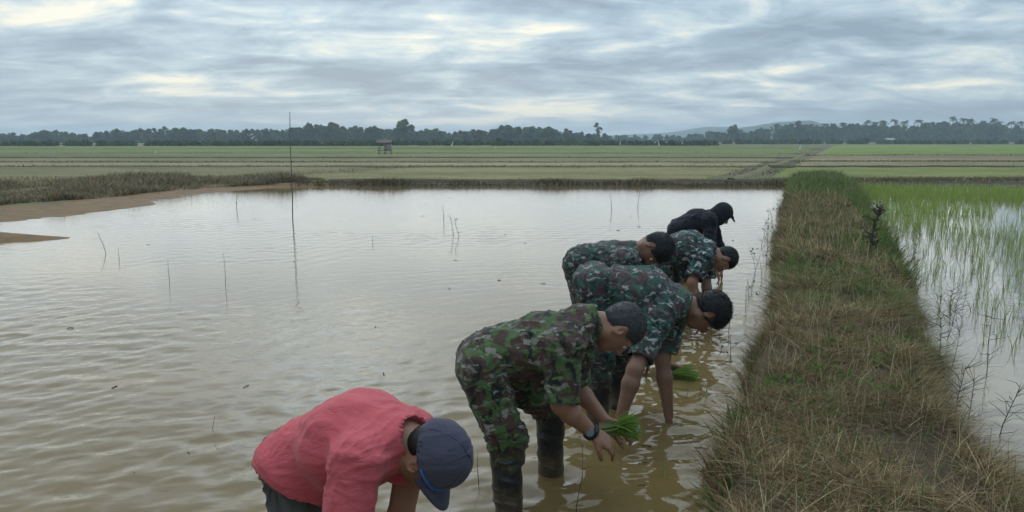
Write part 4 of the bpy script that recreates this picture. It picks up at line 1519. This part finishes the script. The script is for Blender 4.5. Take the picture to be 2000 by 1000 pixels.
TROU = cloth_mat('dark_trousers', (0.072, 0.070, 0.060), 0.2, 0.5)
NAVY = cloth_mat('navy_cotton', (0.070, 0.066, 0.092), 0.2, 0.3)
BLUE = cloth_mat('blue_trim', (0.03, 0.13, 0.36), 0.1, 0.1)
BLACKC = cloth_mat('black_cloth', (0.017, 0.018, 0.024), 0.25, 0.5)


def head_prims(c, f, u, s=1.0):
    f, u = nrm(f), nrm(u)
    u = nrm(u - f * f.dot(u))
    sd = np.cross(f, u)
    A = (sd, f, u)

    def pt(a, b, d):
        return c + (sd * a + f * b + u * d) * s
    r = [ell(pt(0, -0.012, 0.022), A, np.array([0.074, 0.094, 0.084]) * s, 0.02),
         ell(pt(0, 0.030, -0.040), A, np.array([0.060, 0.062, 0.075]) * s, 0.03),
         ell(pt(0, 0.058, -0.092), A, np.array([0.030, 0.026, 0.024]) * s, 0.03),
         cap(pt(-0.045, 0.0, -0.070), pt(0.045, 0.0, -0.070), 0.026 * s, 0.026 * s, 0.03),
         cap(pt(-0.035, 0.072, 0.012), pt(0.035, 0.072, 0.012), 0.014 * s, 0.014 * s, 0.012),
         cap(pt(0, 0.082, 0.000), pt(0, 0.104, -0.036), 0.009 * s, 0.015 * s, 0.010),
         cap(pt(-0.014, 0.090, -0.040), pt(0.014, 0.090, -0.040), 0.010 * s, 0.010 * s, 0.008),
         cap(pt(-0.020, 0.080, -0.066), pt(0.020, 0.080, -0.066), 0.010 * s, 0.010 * s, 0.006),
         cap(pt(-0.016, 0.079, -0.077), pt(0.016, 0.079, -0.077), 0.010 * s, 0.010 * s, 0.004)]
    for k in (-1, 1):
        r.append(ell(pt(0.030 * k, 0.088, -0.008), A, np.array([0.015, 0.012, 0.010]) * s, 0.010, 'sub'))
        r.append(ell(pt(0.074 * k, -0.006, -0.016), (nrm(sd * k - f * 0.45), f, u), np.array([0.010, 0.021, 0.034]) * s, 0.008))
        r.append(ell(pt(0.085 * k, 0.001, -0.010), (nrm(sd * k - f * 0.45), f, u), np.array([0.008, 0.011, 0.019]) * s, 0.005, 'sub'))
    return r


def hair_prims(c, f, u, s=1.0, puff=0.010, low=0.030):
    f, u = nrm(f), nrm(u)
    u = nrm(u - f * f.dot(u))
    sd = np.cross(f, u)
    A = (sd, f, u)
    g = puff * s
    r = [ell(c + (f * -0.014 + u * 0.024) * s, A, np.array([0.075, 0.095, 0.086]) * s + g, 0.02),
         ell(c + (f * -0.050 - u * 0.015) * s, A, np.array([0.060, 0.045, 0.060]) * s + g * 0.5, 0.03)]
    n = nrm(f * 0.72 - u * 0.69)                 # hairline: drop the face side
    r.append(half(c + n * (low + 0.010) * s, n))
    for k in (-1, 1):
        r.append(ell(c + (sd * 0.082 * k + f * 0.004 - u * 0.012) * s, A, np.array([0.022, 0.026, 0.034]) * s, 0.004, 'sub'))
    return r


def hand_prims(wr, d, pn, side, s=1.0, curl=0.5, spread=0.12, thumb=0.6):
    """wrist point, direction to the knuckles, palm normal (fingers curl that way), side = thumb side"""
    d = nrm(d)
    pn = nrm(pn - d * d.dot(pn))
    sd = nrm(np.cross(d, pn)) * side
    r = [ell(wr + d * 0.048 * s, (sd, d, pn), np.array([0.041, 0.052, 0.018]) * s, 0.012),
         cap(wr + d * 0.012 * s + sd * 0.018 * s, wr + d * 0.082 * s + sd * 0.026 * s, 0.013 * s, 0.011 * s, 0.010),
         cap(wr + d * 0.012 * s - sd * 0.018 * s, wr + d * 0.078 * s - sd * 0.028 * s, 0.013 * s, 0.011 * s, 0.010)]
    for i, (o, L, b0) in enumerate(((0.029, 0.072, 0.088), (0.010, 0.080, 0.093), (-0.010, 0.074, 0.090), (-0.028, 0.058, 0.083))):
        p = wr + d * b0 * s + sd * o * s
        dr = nrm(d + sd * spread * (1.5 - i) * 0.6)
        ang = 0.0
        rr = 0.0092 if i < 3 else 0.0080
        c_ = curl * (0.85 + 0.12 * i)
        for j, fr in enumerate((0.45, 0.32, 0.23)):
            ang += c_ * (0.7 if j == 0 else 0.9)
            q = p + (dr * math.cos(ang) + pn * math.sin(ang)) * L * fr * s
            r.append(cap(p, q, rr * s, rr * 0.9 * s, 0.003 if j else 0.008))
            p = q
            rr *= 0.9
    p = wr + d * 0.020 * s + sd * 0.030 * s
    t1 = p + nrm(d * 0.75 + sd * 0.62 + pn * thumb * 0.6) * 0.040 * s
    t2 = t1 + nrm(d * 0.9 + sd * 0.22 + pn * thumb) * 0.032 * s
    t3 = t2 + nrm(d * 0.95 + pn * thumb * 1.2 - sd * 0.05) * 0.024 * s
    r += [cap(p, t1, 0.014 * s, 0.0115 * s, 0.010), cap(t1, t2, 0.0110 * s, 0.0100 * s, 0.003), cap(t2, t3, 0.0100 * s, 0.0085 * s, 0.003)]
    return r


def part(name, prims, h, mat, root, fold=None, seed=0.0, parent=None, label=None):
    V, Q = sdf_mesh(prims, h, fold, seed)
    o = link(name, mesh_np(name, V - np.array(root.location), Q, smooth=True), mat, parent or root)
    if parent is not None and parent is not root:
        pass
    if label:
        o['label'] = label
    return o


def person(label, J, shirt_m, trou_m, skin_m, hair_m, h=0.007, k=1.0, boots=True, sleeve=0.86, tuck=False, hair=True, puff=0.010,
           bulk=1.0, seed=0.0, longsleeve=False, belly=0.0, group=None, curlN=0.5, curlF=0.6, barearm=1.0):
    """J: joints in place. N = side towards the viewer, F = far side"""
    base = (J['ankN'] + J['ankF']) / 2
    base = np.array([base[0], base[1], -0.15])
    root = link('person', None, loc=base)
    tag(root, label, 'person', group)
    pel, che, nek = J['pel'], J['che'], J['nek']
    f2 = nrm(np.array([*(nek - pel)[:2], 0]))
    lat = np.array([-f2[1], f2[0], 0])
    if lat[1] < 0:
        lat = -lat
    lat = J.get('lat', lat)
    ax = nrm(nek - pel)
    hipN, hipF = J.get('hipN', pel - lat * 0.085), J.get('hipF', pel + lat * 0.085)
    shN, shF = J.get('shN', nek - ax * 0.07 - lat * 0.165 * bulk), J.get('shF', nek - ax * 0.07 + lat * 0.165 * bulk)
    hc, hf, hu = J['head'], nrm(J['hf']), nrm(J['hu'])
    hu = nrm(hu - hf * hf.dot(hu))
    hs = J.get('hs', 1.0)
    down = np.array([0, 0, -1.0])
    # ---- body: one continuous skin surface
    B = [cap(pel, che, 0.085, 0.095, 0.04, lat, 1.35), cap(che, nek - ax * 0.04, 0.095, 0.06, 0.04, lat, 1.4)]
    for sN, eN, wN in ((shN, J['elN'], J['wrN']), (shF, J['elF'], J['wrF'])):
        B += [cap(nek - ax * 0.06, sN, 0.055, 0.055, 0.03), cap(sN, eN, 0.050 * k, 0.041 * k * barearm, 0.03)]
        m_ = eN + (wN - eN) * 0.3
        B += [cap(eN, m_, 0.040 * k * barearm, 0.043 * k * barearm, 0.02), cap(m_, wN, 0.043 * k * barearm, 0.027 * k, 0.02, )]
    for hp, kn, an in ((hipN, J['knN'], J['ankN']), (hipF, J['knF'], J['ankF'])):
        B += [cap(hp, kn, 0.075, 0.050, 0.03), cap(kn, an, 0.050, 0.034, 0.03), cap(an, an + f2 * 0.15 + down * 0.04, 0.036, 0.028, 0.02)]
    nb = hc - hu * 0.055 * hs - hf * 0.030 * hs
    B += [cap(nek - ax * 0.05, nb, 0.062, 0.054, 0.03)]
    B += head_prims(hc, hf, hu, hs)
    for w_, e_, dkey, pkey, sdn, cu in (('wrN', 'elN', 'hdN', 'pnN', J.get('thN', 1), curlN), ('wrF', 'elF', 'hdF', 'pnF', J.get('thF', -1), curlF)):
        d_ = J.get(dkey, J[w_] - J[e_])
        B += hand_prims(J[w_], d_, J.get(pkey, -f2 + down * 0.2), sdn, 1.0 * k, cu)
    part('body', B, h, skin_m, root)
    for sg in (-1, 1):
        sdv = np.cross(hf, hu)
        V, Q = sdf_mesh([ell(hc + (sdv * 0.030 * sg + hf * 0.078 - hu * 0.008) * hs, (sdv, hf, hu), np.array([0.011, 0.011, 0.0105]) * hs, 0.001)], 0.004)
        link('eye', mesh_np('eye', V - base, Q, smooth=True), M_eye, root)
    # ---- shirt
    crs = J.get('crease', 0.8)
    up = nrm(np.cross(ax, lat))
    if up[2] < 0:
        up = -up
    Sh = [cap(pel + ax * J.get('shx', 0.02 if not tuck else 0.10), che, 0.128 * bulk, 0.135 * bulk, 0.05, lat, 1.36), cap(che, nek - ax * 0.06, 0.132 * bulk, 0.082 * bulk, 0.05, lat, 1.5),
          cap(pel + ax * 0.16 - up * (0.03 + belly), che - up * (0.035 + belly * 0.6), 0.105 * bulk, 0.105 * bulk, 0.06, lat, 1.3),
          cap(nek - ax * 0.05, nek - ax * 0.002, 0.080, 0.070, 0.025)]
    for sN, eN, wN in ((shN, J['elN'], J['wrN']), (shF, J['elF'], J['wrF'])):
        Sh += [cap(nek - ax * 0.085, sN, 0.080 * bulk, 0.078 * bulk, 0.05)]
        if longsleeve:
            Sh += [cap(sN, eN, 0.078, 0.064, 0.04), cap(eN, eN + (wN - eN) * 0.85, 0.062, 0.046, 0.03, flat=True)]
            Sh += [cap(eN + (wN - eN) * 0.7, eN + (wN - eN) * 1.0, 0.036, 0.034, 0.004, op='sub')]
        else:
            e2 = sN + (eN - sN) * (J.get('slF', sleeve) if sN is shF else sleeve)
            Sh += [cap(sN, e2, 0.080 * bulk, 0.073 * k * bulk, 0.04, flat=True)]
            dv = nrm(e2 - sN)
            Sh += [cap(e2 - dv * 0.024, e2, 0.076 * k * bulk, 0.077 * k * bulk, 0.003, flat=True)]
            Sh += [cap(e2 - dv * 0.035, e2 + dv * 0.05, 0.058 * k, 0.062 * k, 0.004, op='sub')]
    if 'hips' in J:
        Sh += [cap(hipN - ax * 0.02 + down * 0.02, hipF - ax * 0.02 + down * 0.02, J['hips'], J['hips'], 0.05), cap(hipN + down * 0.02, hipN + down * 0.14 + ax * 0.02, J['hips'], J['hips'], 0.05), cap(hipF + down * 0.02, hipF + down * 0.14 + ax * 0.02, J['hips'], J['hips'], 0.05)]
    Sh += [cap(nek - ax * 0.012, nek + ax * 0.10, 0.060, 0.066, 0.004, op='sub')]
    if not tuck:
        if 'hempt' in J:
            Sh.append(half(J['hempt'], J['hemn']))
        else:
            Sh.append(half(pel - ax * J.get('hem', 0.02), nrm(-ax - up * J.get('hemtilt', 0.25)), reach=0.5))
    part('shirt', Sh, h, shirt_m, root, (J.get('fold', 0.015), 12.0, nrm(ax * 0.6 - up * 0.8 + lat * 0.2), [(shN, lat, 11, 0.020 * crs), (shF, lat, 13, 0.016 * crs), (hipN + up * 0.03, lat, 15, 0.016 * crs), (nek - ax * 0.02, ax, 12, 0.006 * max(0.0, crs - 0.4))]), seed)
    # collar
    if J.get('collar', True):
        Cl = [cap(nek - ax * 0.025, nek + ax * 0.022, 0.080, 0.068, 0.004, flat=True), cap(nek - ax * 0.05, nek + ax * 0.06, 0.063, 0.061, 0.003, op='sub')]
        part('collar', Cl, min(h, 0.006), shirt_m, root, (0.003, 14.0, ax), seed + 3)
    # ---- trousers and boots
    Tr = [cap(pel - ax * 0.015, pel + ax * 0.13, 0.122 * bulk, 0.115 * bulk, 0.04, lat, 1.36)]
    for hp, kn, an, btop in ((hipN, J['knN'], J['ankN'], J.get('bootN', 0.30)), (hipF, J['knF'], J['ankF'], J.get('bootF', 0.30))):
        e2 = kn + (an - kn) * (btop if boots else 0.8)
        Tr += [cap(hp - ax * 0.02, kn, 0.108 * bulk, 0.084 * bulk, 0.05), cap(kn, e2, 0.084 * bulk, 0.080 * bulk, 0.03, flat=False)]
    part('trousers', Tr, h, trou_m, root, (0.015, 12.0, nrm(down + ax * 0.3), [(J['knN'], lat, 13, 0.018), (J['knF'], lat, 13, 0.018), (hipN, lat, 13, 0.016)]), seed + 6)
    if boots:
        for kn, an, btop in ((J['knN'], J['ankN'], J.get('bootN', 0.30)), (J['knF'], J['ankF'], J.get('bootF', 0.30))):
            t0 = kn + (an - kn) * (btop - 0.02)
            dv = nrm(an - kn)
            Bt = [cap(t0, an, 0.070, 0.056, 0.02, flat=True), cap(t0 - dv * 0.0, t0 + dv * 0.016, 0.075, 0.075, 0.006, flat=True),
                  cap(an, an + f2 * 0.15 + down * 0.05, 0.054, 0.042, 0.03)]
            part('boot', Bt, h, M_rubber, root, (0.009, 13.0, lat), seed + 8)
    else:
        pass
    if hair:
        V, Q = sdf_mesh(hair_prims(hc, hf, hu, hs, puff), min(h, 0.006), (0.0022, 26.0, hu), seed)
        nst = 5200
        ctr = hc + (hu * 0.02 - hf * 0.012) * hs
        i = rng.integers(0, len(V), nst)
        p0 = V[i]
        nn = p0 - ctr
        nn /= np.linalg.norm(nn, axis=1)[:, None]
        dirs = nn * 0.45 + rng.normal(0, 0.30, (nst, 3)) + hf * 0.45 + hu * 0.1
        dirs /= np.linalg.norm(dirs, axis=1)[:, None]
        sv = np.cross(dirs, rng.normal(size=(nst, 3)))
        sv /= np.linalg.norm(sv, axis=1)[:, None]
        Lh = rng.uniform(0.4, 1.1, (nst, 1)) * (0.005 + puff * 0.8)
        wd_ = 0.0011 + 0.0002 * float(hc[1])
        T3 = np.stack([p0 - sv * wd_, p0 + sv * wd_, p0 + dirs * Lh], 1).reshape(-1, 3)
        cA = np.tile(np.mean(hair_m, 0) * 0.8, (len(V), 1))
        cB = np.repeat(pick(hair_m, nst), 3, 0)
        tri = len(V) + np.arange(nst * 3).reshape(-1, 3)
        link('hair', mesh_np('hair', np.concatenate([V, T3]) - base, Q, tri, np.concatenate([cA, cB])), HAIRMAT, root)
    return root


def say(name, J):
    L = lambda a, b: round(float(np.linalg.norm(J[a] - J[b])), 2)
    print(name, 'torso', L('pel', 'nek'), 'armN', L('elN', 'wrN'), 'armF', L('elF', 'wrF'), 'shin', L('knN', 'ankN'), 'thigh', L('pel', 'knN'), 'backz', round(float(J['che'][2]), 2))


DOWN = np.array([0, 0, -1.0])

# 1: red T-shirt and navy cap, nearest
J = dict(pel=P(618, 888, 2.26), che=P(695, 850, 2.16), nek=P(800, 856, 2.06),
         head=P(846, 893, 2.02), hf=(0.22, -0.12, -1.0), hu=(0.85, -0.52, 0.05), hs=0.95,
         shN=P(702, 892, 1.95), shF=P(812, 850, 2.20), elN=P(668, 1060, 1.88), wrN=P(720, 1220, 1.90), elF=P(782, 1010, 2.18), wrF=P(776, 1150, 2.16),
         knN=P(600, 1110, 2.12), ankN=P(575, 1400, 2.14), knF=P(690, 1070, 2.34), ankF=P(670, 1300, 2.36),
         hempt=P(572, 925, 2.22), hemn=(-0.50, -0.1, -0.86), shx=-0.04, hips=0.112, fold=0.011, crease=0.35, slF=0.52)
say('p1', J)
p1 = person('person in red T-shirt and navy cap bending over at the bottom edge', J, RED, TROU, SKIN1, HAIR, h=0.006, boots=False, sleeve=0.80, seed=1.0, bulk=0.92, belly=0.02, puff=-0.003)
base = np.array(p1.location)
hc, hf, hu = J['head'], nrm(J['hf']), nrm(J['hu'])
hu = nrm(hu - hf * hf.dot(hu))
sd = np.cross(hf, hu)
A = (sd, hf, hu)
crown = [ell(hc - hf * 0.010 + hu * 0.030, A, (0.083, 0.102, 0.100), 0.01), half(hc + hu * 0.006 - hf * 0.0, nrm(-hu - hf * 0.10)),
         ell(hc - hf * 0.010 + hu * 0.020, A, (0.077, 0.095, 0.090), 0.003, 'sub')]
V, Q = sdf_mesh(crown, 0.0045, (0.003, 14.0, hu), 2.0)
capo = link('cap', mesh_np('cap', V - base, Q, smooth=True), NAVY, p1)
# visor: a curved stiff plate
vis = []
nv, nu_ = 9, 13
for layer in (0.0, 0.004):
    for i in range(nv):
        f = i / (nv - 1)
        for j in range(nu_):
            g = -1 + 2 * j / (nu_ - 1)
            wd = 0.082 * math.sqrt(max(0.0, 1 - (0.75 * f) ** 3))
            x = g * wd
            y = 0.068 * (1 - g * g * 0.85) + f * 0.078 * math.sqrt(max(0.02, 1 - g * g * 0.75)) + 0.012
            z = 0.012 - 0.020 * g * g - 0.012 * f + layer
            vis.append(hc + sd * x + hf * y + hu * z)
vis = np.array(vis)
qv = []
m0 = nv * nu_
for i in range(nv - 1):
    for j in range(nu_ - 1):
        k = i * nu_ + j
        qv += [(k, k + nu_, k + nu_ + 1, k + 1), (m0 + k, m0 + k + 1, m0 + k + nu_ + 1, m0 + k + nu_)]
for j in range(nu_ - 1):
    k = (nv - 1) * nu_ + j
    qv.append((k, m0 + k, m0 + k + 1, k + 1))
for i in range(nv - 1):
    k = i * nu_
    qv += [(k, m0 + k, m0 + k + nu_, k + nu_), (k + nu_ - 1, k + 2 * nu_ - 1, m0 + k + 2 * nu_ - 1, m0 + k + nu_ - 1)]
link('visor', mesh_np('visor', vis - base, np.array(qv), smooth=True), NAVY, capo)
ring = []
for j in range(17):
    g = -1.15 + 2.3 * j / 16
    th = g * 1.25
    ring.append(hc - hf * 0.010 + sd * math.sin(th) * 0.083 + hf * math.cos(th) * 0.102 + hu * 0.020)
link('trim', mesh_np('trim', *tube(np.array(ring) - base, 0.0045, 6), smooth=True), BLUE, capo)
link('button', mesh_np('button', *[a for a in sdf_mesh([ell(hc - hf * 0.010 + hu * 0.130, A, (0.009, 0.009, 0.005), 0.001)], 0.003)], smooth=True), NAVY, capo).location = tuple(-base)
# seams between the cap's panels
for th in (0.0, math.pi / 3, 2 * math.pi / 3):
    arc = []
    for q in np.linspace(-1.45, 1.45, 19):
        dirv = sd * math.cos(th) * 0.0835 + hf * math.sin(th) * 0.1025
        arc.append(hc - hf * 0.010 + hu * 0.030 + dirv * math.sin(q) + hu * 0.1005 * math.cos(q))
    link('seam', mesh_np('seam', *tube(np.array(arc) - base, 0.0016, 5), smooth=True), NAVY, capo)

# 2: grey-haired planter in bright green camouflage
J = dict(pel=P(948, 700, 3.20), che=P(1065, 668, 3.20), nek=P(1163, 628, 3.20),
         head=P(1214, 640, 3.20), hf=(0.22, -0.10, -1.0), hu=(1.0, 0.0, 0.15), hs=1.0,
         hipN=P(948, 725, 3.10), hipF=P(975, 715, 3.30), shN=P(1103, 672, 3.02), elN=P(1096, 790, 2.96), wrN=P(1158, 846, 3.00), hdN=(1.0, 0.2, -0.75), pnN=(-0.3, 0.5, -0.8), thN=-1,
         shF=P(1130, 660, 3.38), elF=P(1122, 752, 3.40), wrF=P(1182, 822, 3.24), hdF=(1.0, -0.25, -0.35), pnF=(0.1, -0.6, -0.6), thF=1,
         knN=P(988, 850, 3.03), ankN=P(994, 1060, 3.03), knF=P(1074, 790, 3.40), ankF=P(1076, 970, 3.42), hem=0.05, hemtilt=-0.2, bootN=0.20, bootF=0.05)
say('p2', J)
p2 = person('person with short grey hair in bright green camouflage and black rubber boots, holding seedlings', J, CAMO_G, CAMO_G, SKIN1, HAIRG, h=0.006, sleeve=0.95, seed=4.0, bulk=0.93, k=1.0, puff=0.003)
J2 = J
base = np.array(p2.location)
d = nrm(J['wrN'] - J['elN'])
wp = J['wrN'] - d * 0.010
V, Q = sdf_mesh([cap(wp - d * 0.014, wp + d * 0.014, 0.039, 0.037, 0.002, flat=True), cap(wp - d * 0.03, wp + d * 0.03, 0.029, 0.029, 0.002, op='sub')], 0.004)
watch = link('wristwatch', mesh_np('wristwatch', V - base, Q, smooth=True), M_strap, p2)
kd = nrm(J['knN'] - J['hipN'])
pc = J['hipN'] + (J['knN'] - J['hipN']) * 0.62 - np.array([0, 1, 0]) * 0.083
sx = nrm(np.cross(kd, [0, 1, 0]))
V, Q = sdf_mesh([cap(pc - kd * 0.055, pc + kd * 0.055, 0.020, 0.020, 0.01, sx, 3.4)], 0.006, (0.005, 16.0, sx), 2.0)
pk = link('pocket', mesh_np('pocket', V - base, Q, smooth=True), CAMO_G, p2)
fp = pc - kd * 0.062 - np.array([0, 1, 0]) * 0.006
V, Q = sdf_mesh([cap(fp, fp + kd * 0.028, 0.019, 0.018, 0.006, sx, 3.8)], 0.006, (0.003, 16.0, sx), 5.0)
link('flap', mesh_np('flap', V - base, Q, smooth=True), CAMO_G, pk)
sdw = nrm(np.cross(d, [0, 0, 1]))
fc = wp + nrm(np.array([-0.3, -1, 0.3])) * 0.038
V, Q = sdf_mesh([cap(fc - nrm([-0.3, -1, 0.3]) * 0.006, fc + nrm([-0.3, -1, 0.3]) * 0.006, 0.019, 0.019, 0.002, flat=True)], 0.0035)
link('dial', mesh_np('dial', V - base, Q, smooth=True), M_steel, watch)

# 3: thick black hair, teal camouflage, arms straight down
J = dict(pel=P(1165, 556, 4.16), che=P(1262, 570, 4.12), nek=P(1340, 594, 4.08),
         head=P(1384, 610, 4.06), hf=(0.05, -0.05, -1.0), hu=(1.0, 0.0, -0.12), hs=1.02,
         shN=P(1285, 622, 3.90), elN=P(1240, 722, 3.72), wrN=P(1212, 815, 3.66), hdN=(-0.2, -0.1, -1.0), pnN=(1, 0, 0), thN=1,
         shF=P(1312, 618, 4.24), elF=P(1294, 706, 4.16), wrF=P(1306, 812, 4.08), hdF=(0.10, 0, -1.0), pnF=(1, 0, 0.0), thF=-1,
         knN=P(1170, 690, 4.05), ankN=P(1165, 860, 4.08), knF=P(1210, 670, 4.30), ankF=P(1205, 830, 4.32), hem=-0.06, hemtilt=-0.1)
say('p3', J)
p3 = person('person with thick black hair in dark teal camouflage, both arms straight down to the water', J, CAMO_T, CAMO_T2, SKIN2, HAIR, h=0.008, sleeve=0.80, seed=8.0, puff=0.015, k=1.0, barearm=1.04, bulk=0.95)

# 4: head hanging, behind the thick-haired one
J = dict(pel=P(1142, 512, 5.25), che=P(1205, 508, 5.20), nek=P(1250, 498, 5.12),
         head=P(1281, 486, 5.05), hf=(-0.25, -0.35, -1.0), hu=(0.95, -0.35, 0.2), hs=1.05,
         elN=P(1248, 600, 4.95), wrN=P(1262, 690, 4.90), elF=P(1295, 610, 5.10), wrF=P(1304, 712, 4.92), hdF=(0.9, -0.2, -0.35), pnF=(0.1, -0.6, -0.6), thF=1,
         knN=P(1150, 625, 5.15), ankN=P(1146, 745, 5.15), knF=P(1180, 610, 5.40), ankF=P(1176, 725, 5.40), hem=-0.02, collar=True)
say('p4', J)
p4 = person('person in teal camouflage with black hair, head hanging, bent behind the thick-haired one', J, CAMO_T2, CAMO_T2, SKIN2, HAIR, h=0.009, sleeve=0.85, seed=12.0, puff=0.007)
J4 = J

# 5: second from the far end
J = dict(pel=P(1290, 495, 6.20), che=P(1342, 482, 6.15), nek=P(1392, 490, 6.10),
         head=P(1416, 506, 6.06), hf=(-0.1, -0.15, -1.0), hu=(1.0, 0.0, -0.10), hs=0.98,
         shN=P(1372, 505, 5.95), elN=P(1352, 552, 5.86), wrN=P(1362, 620, 5.88), elF=P(1380, 560, 6.2), wrF=P(1384, 620, 6.15),
         knN=P(1296, 585, 6.10), ankN=P(1290, 685, 6.10), knF=P(1318, 575, 6.32), ankF=P(1314, 670, 6.32), hem=0.0)
say('p5', J)
p5 = person('person in pale patched teal camouflage with cropped hair, second from the far end', J, CAMO_T3, CAMO_T, SKIN1, HAIR, h=0.010, sleeve=0.80, seed=15.0, puff=0.002)

# 6: all in black with a head scarf, farthest
J = dict(pel=P(1328, 448, 8.40), che=P(1362, 432, 8.35), nek=P(1398, 424, 8.30),
         head=P(1412, 418, 8.26), hf=(0.75, -0.15, -0.85), hu=(0.75, 0.0, 0.7), hs=0.98,
         elN=P(1386, 482, 8.05), wrN=P(1400, 530, 8.05), elF=P(1402, 478, 8.45), wrF=P(1408, 528, 8.4),
         knN=P(1335, 512, 8.30), ankN=P(1330, 585, 8.30), knF=P(1350, 508, 8.50), ankF=P(1346, 580, 8.50), hem=0.06, collar=False)
say('p6', J)
p6 = person('person all in black with a black head scarf, farthest of the row', J, BLACKC, BLACKC, SKIN1, HAIR, h=0.011, hair=False, longsleeve=True, seed=18.0)
base = np.array(p6.location)
hc, hf, hu = J['head'], nrm(J['hf']), nrm(J['hu'])
hu = nrm(hu - hf * hf.dot(hu))
sd = np.cross(hf, hu)
A = (sd, hf, hu)
Hj = [ell(hc + hu * 0.020 - hf * 0.015, A, (0.094, 0.112, 0.106), 0.02), ell(hc - hu * 0.06 + hf * 0.0, A, (0.084, 0.092, 0.09), 0.04),
      cap(hc - hu * 0.07 - hf * 0.04, J['nek'] - nrm(J['nek'] - J['pel']) * 0.08, 0.085, 0.11, 0.05),
      ell(hc + hf * 0.10 - hu * 0.022, A, (0.056, 0.06, 0.068), 0.006, 'sub')]
V, Q = sdf_mesh(Hj, 0.008, (0.005, 14.0, hu), 3.0)
link('head_scarf', mesh_np('head_scarf', V - base, Q, smooth=True), BLACKC, p6)
V, Q = sdf_mesh([cap(hc + hf * 0.085 + hu * 0.050 - sd * 0.05, hc + hf * 0.085 + hu * 0.050 + sd * 0.05, 0.012, 0.012, 0.01), cap(hc + hf * 0.09 + hu * 0.052, hc + hf * 0.150 + hu * 0.040, 0.010, 0.006, 0.02, sd, 6.0)], 0.006)
link('visor', mesh_np('visor', V - base, Q, smooth=True), BLACKC, p6)


# ------------------------------------------------------------------ bunches of rice seedlings in the hands
def bunch(at, d, n, L, label, fan=0.30):
    d = nrm(d)
    a = nrm(np.cross(d, [0.2, 1, 0.1]))
    b = np.cross(d, a)
    V, Q, C = [], [], []
    k = 0
    for i in range(n):
        o = a * rng.normal(0, 0.011) + b * rng.normal(0, 0.011)
        e = nrm(d + a * rng.normal(0, fan) + b * rng.normal(0, fan))
        l = L * rng.uniform(0.6, 1.1)
        sdv = nrm(np.cross(e, rng.normal(size=3)))
        w_ = rng.uniform(0.0018, 0.0032)
        c = np.array([(0.15, 0.27, 0.04), (0.20, 0.33, 0.055), (0.11, 0.21, 0.035), (0.26, 0.33, 0.09)][rng.integers(4)]) * rng.uniform(0.8, 1.15)
        st = o - d * 0.07
        pts = [st, o, o + e * l * 0.55, o + e * l + np.array([0, 0, -0.35]) * l * rng.uniform(0, 0.5)]
        for q, f in zip(pts, (0.7, 1, 1, 0.25)):
            V += [q - sdv * w_ * f, q + sdv * w_ * f]
            C += [c if q is not st else np.array((0.42, 0.40, 0.24))] * 2
        Q += [(k, k + 1, k + 3, k + 2), (k + 2, k + 3, k + 5, k + 4), (k + 4, k + 5, k + 7, k + 6)]
        k += 8
    o = link('seedling_bunch', mesh_np('seedling_bunch', np.array(V), np.array(Q), None, np.array(C)), M_leaf, loc=at)
    return tag(o, label, 'seedlings', 'bunches of rice seedlings held in hands')


bunch(P(1202, 836, 3.20), (0.95, -0.05, 0.18), 420, 0.115, 'bright green bunch of rice seedlings in the hand of the grey-haired planter', 0.36)
bunch(P(1316, 732, 4.84), (1.0, -0.1, 0.0), 380, 0.165, 'green bunch of rice seedlings hanging beside the straight bare arm', 0.24)
# freshly set seedlings
for (u, v, lab) in ((1293, 930, 'freshly set rice seedling in the water right of the grey-haired planter'),
                    (1380, 775, 'freshly set rice seedling in the water close to the dike')):
    o = link('rice_seedling', RICE[2 if u < 1350 else 5], M_leaf, loc=G(u, v))
    o.scale = (0.75, 0.75, 0.6)
    tag(o, lab, 'rice seedling')
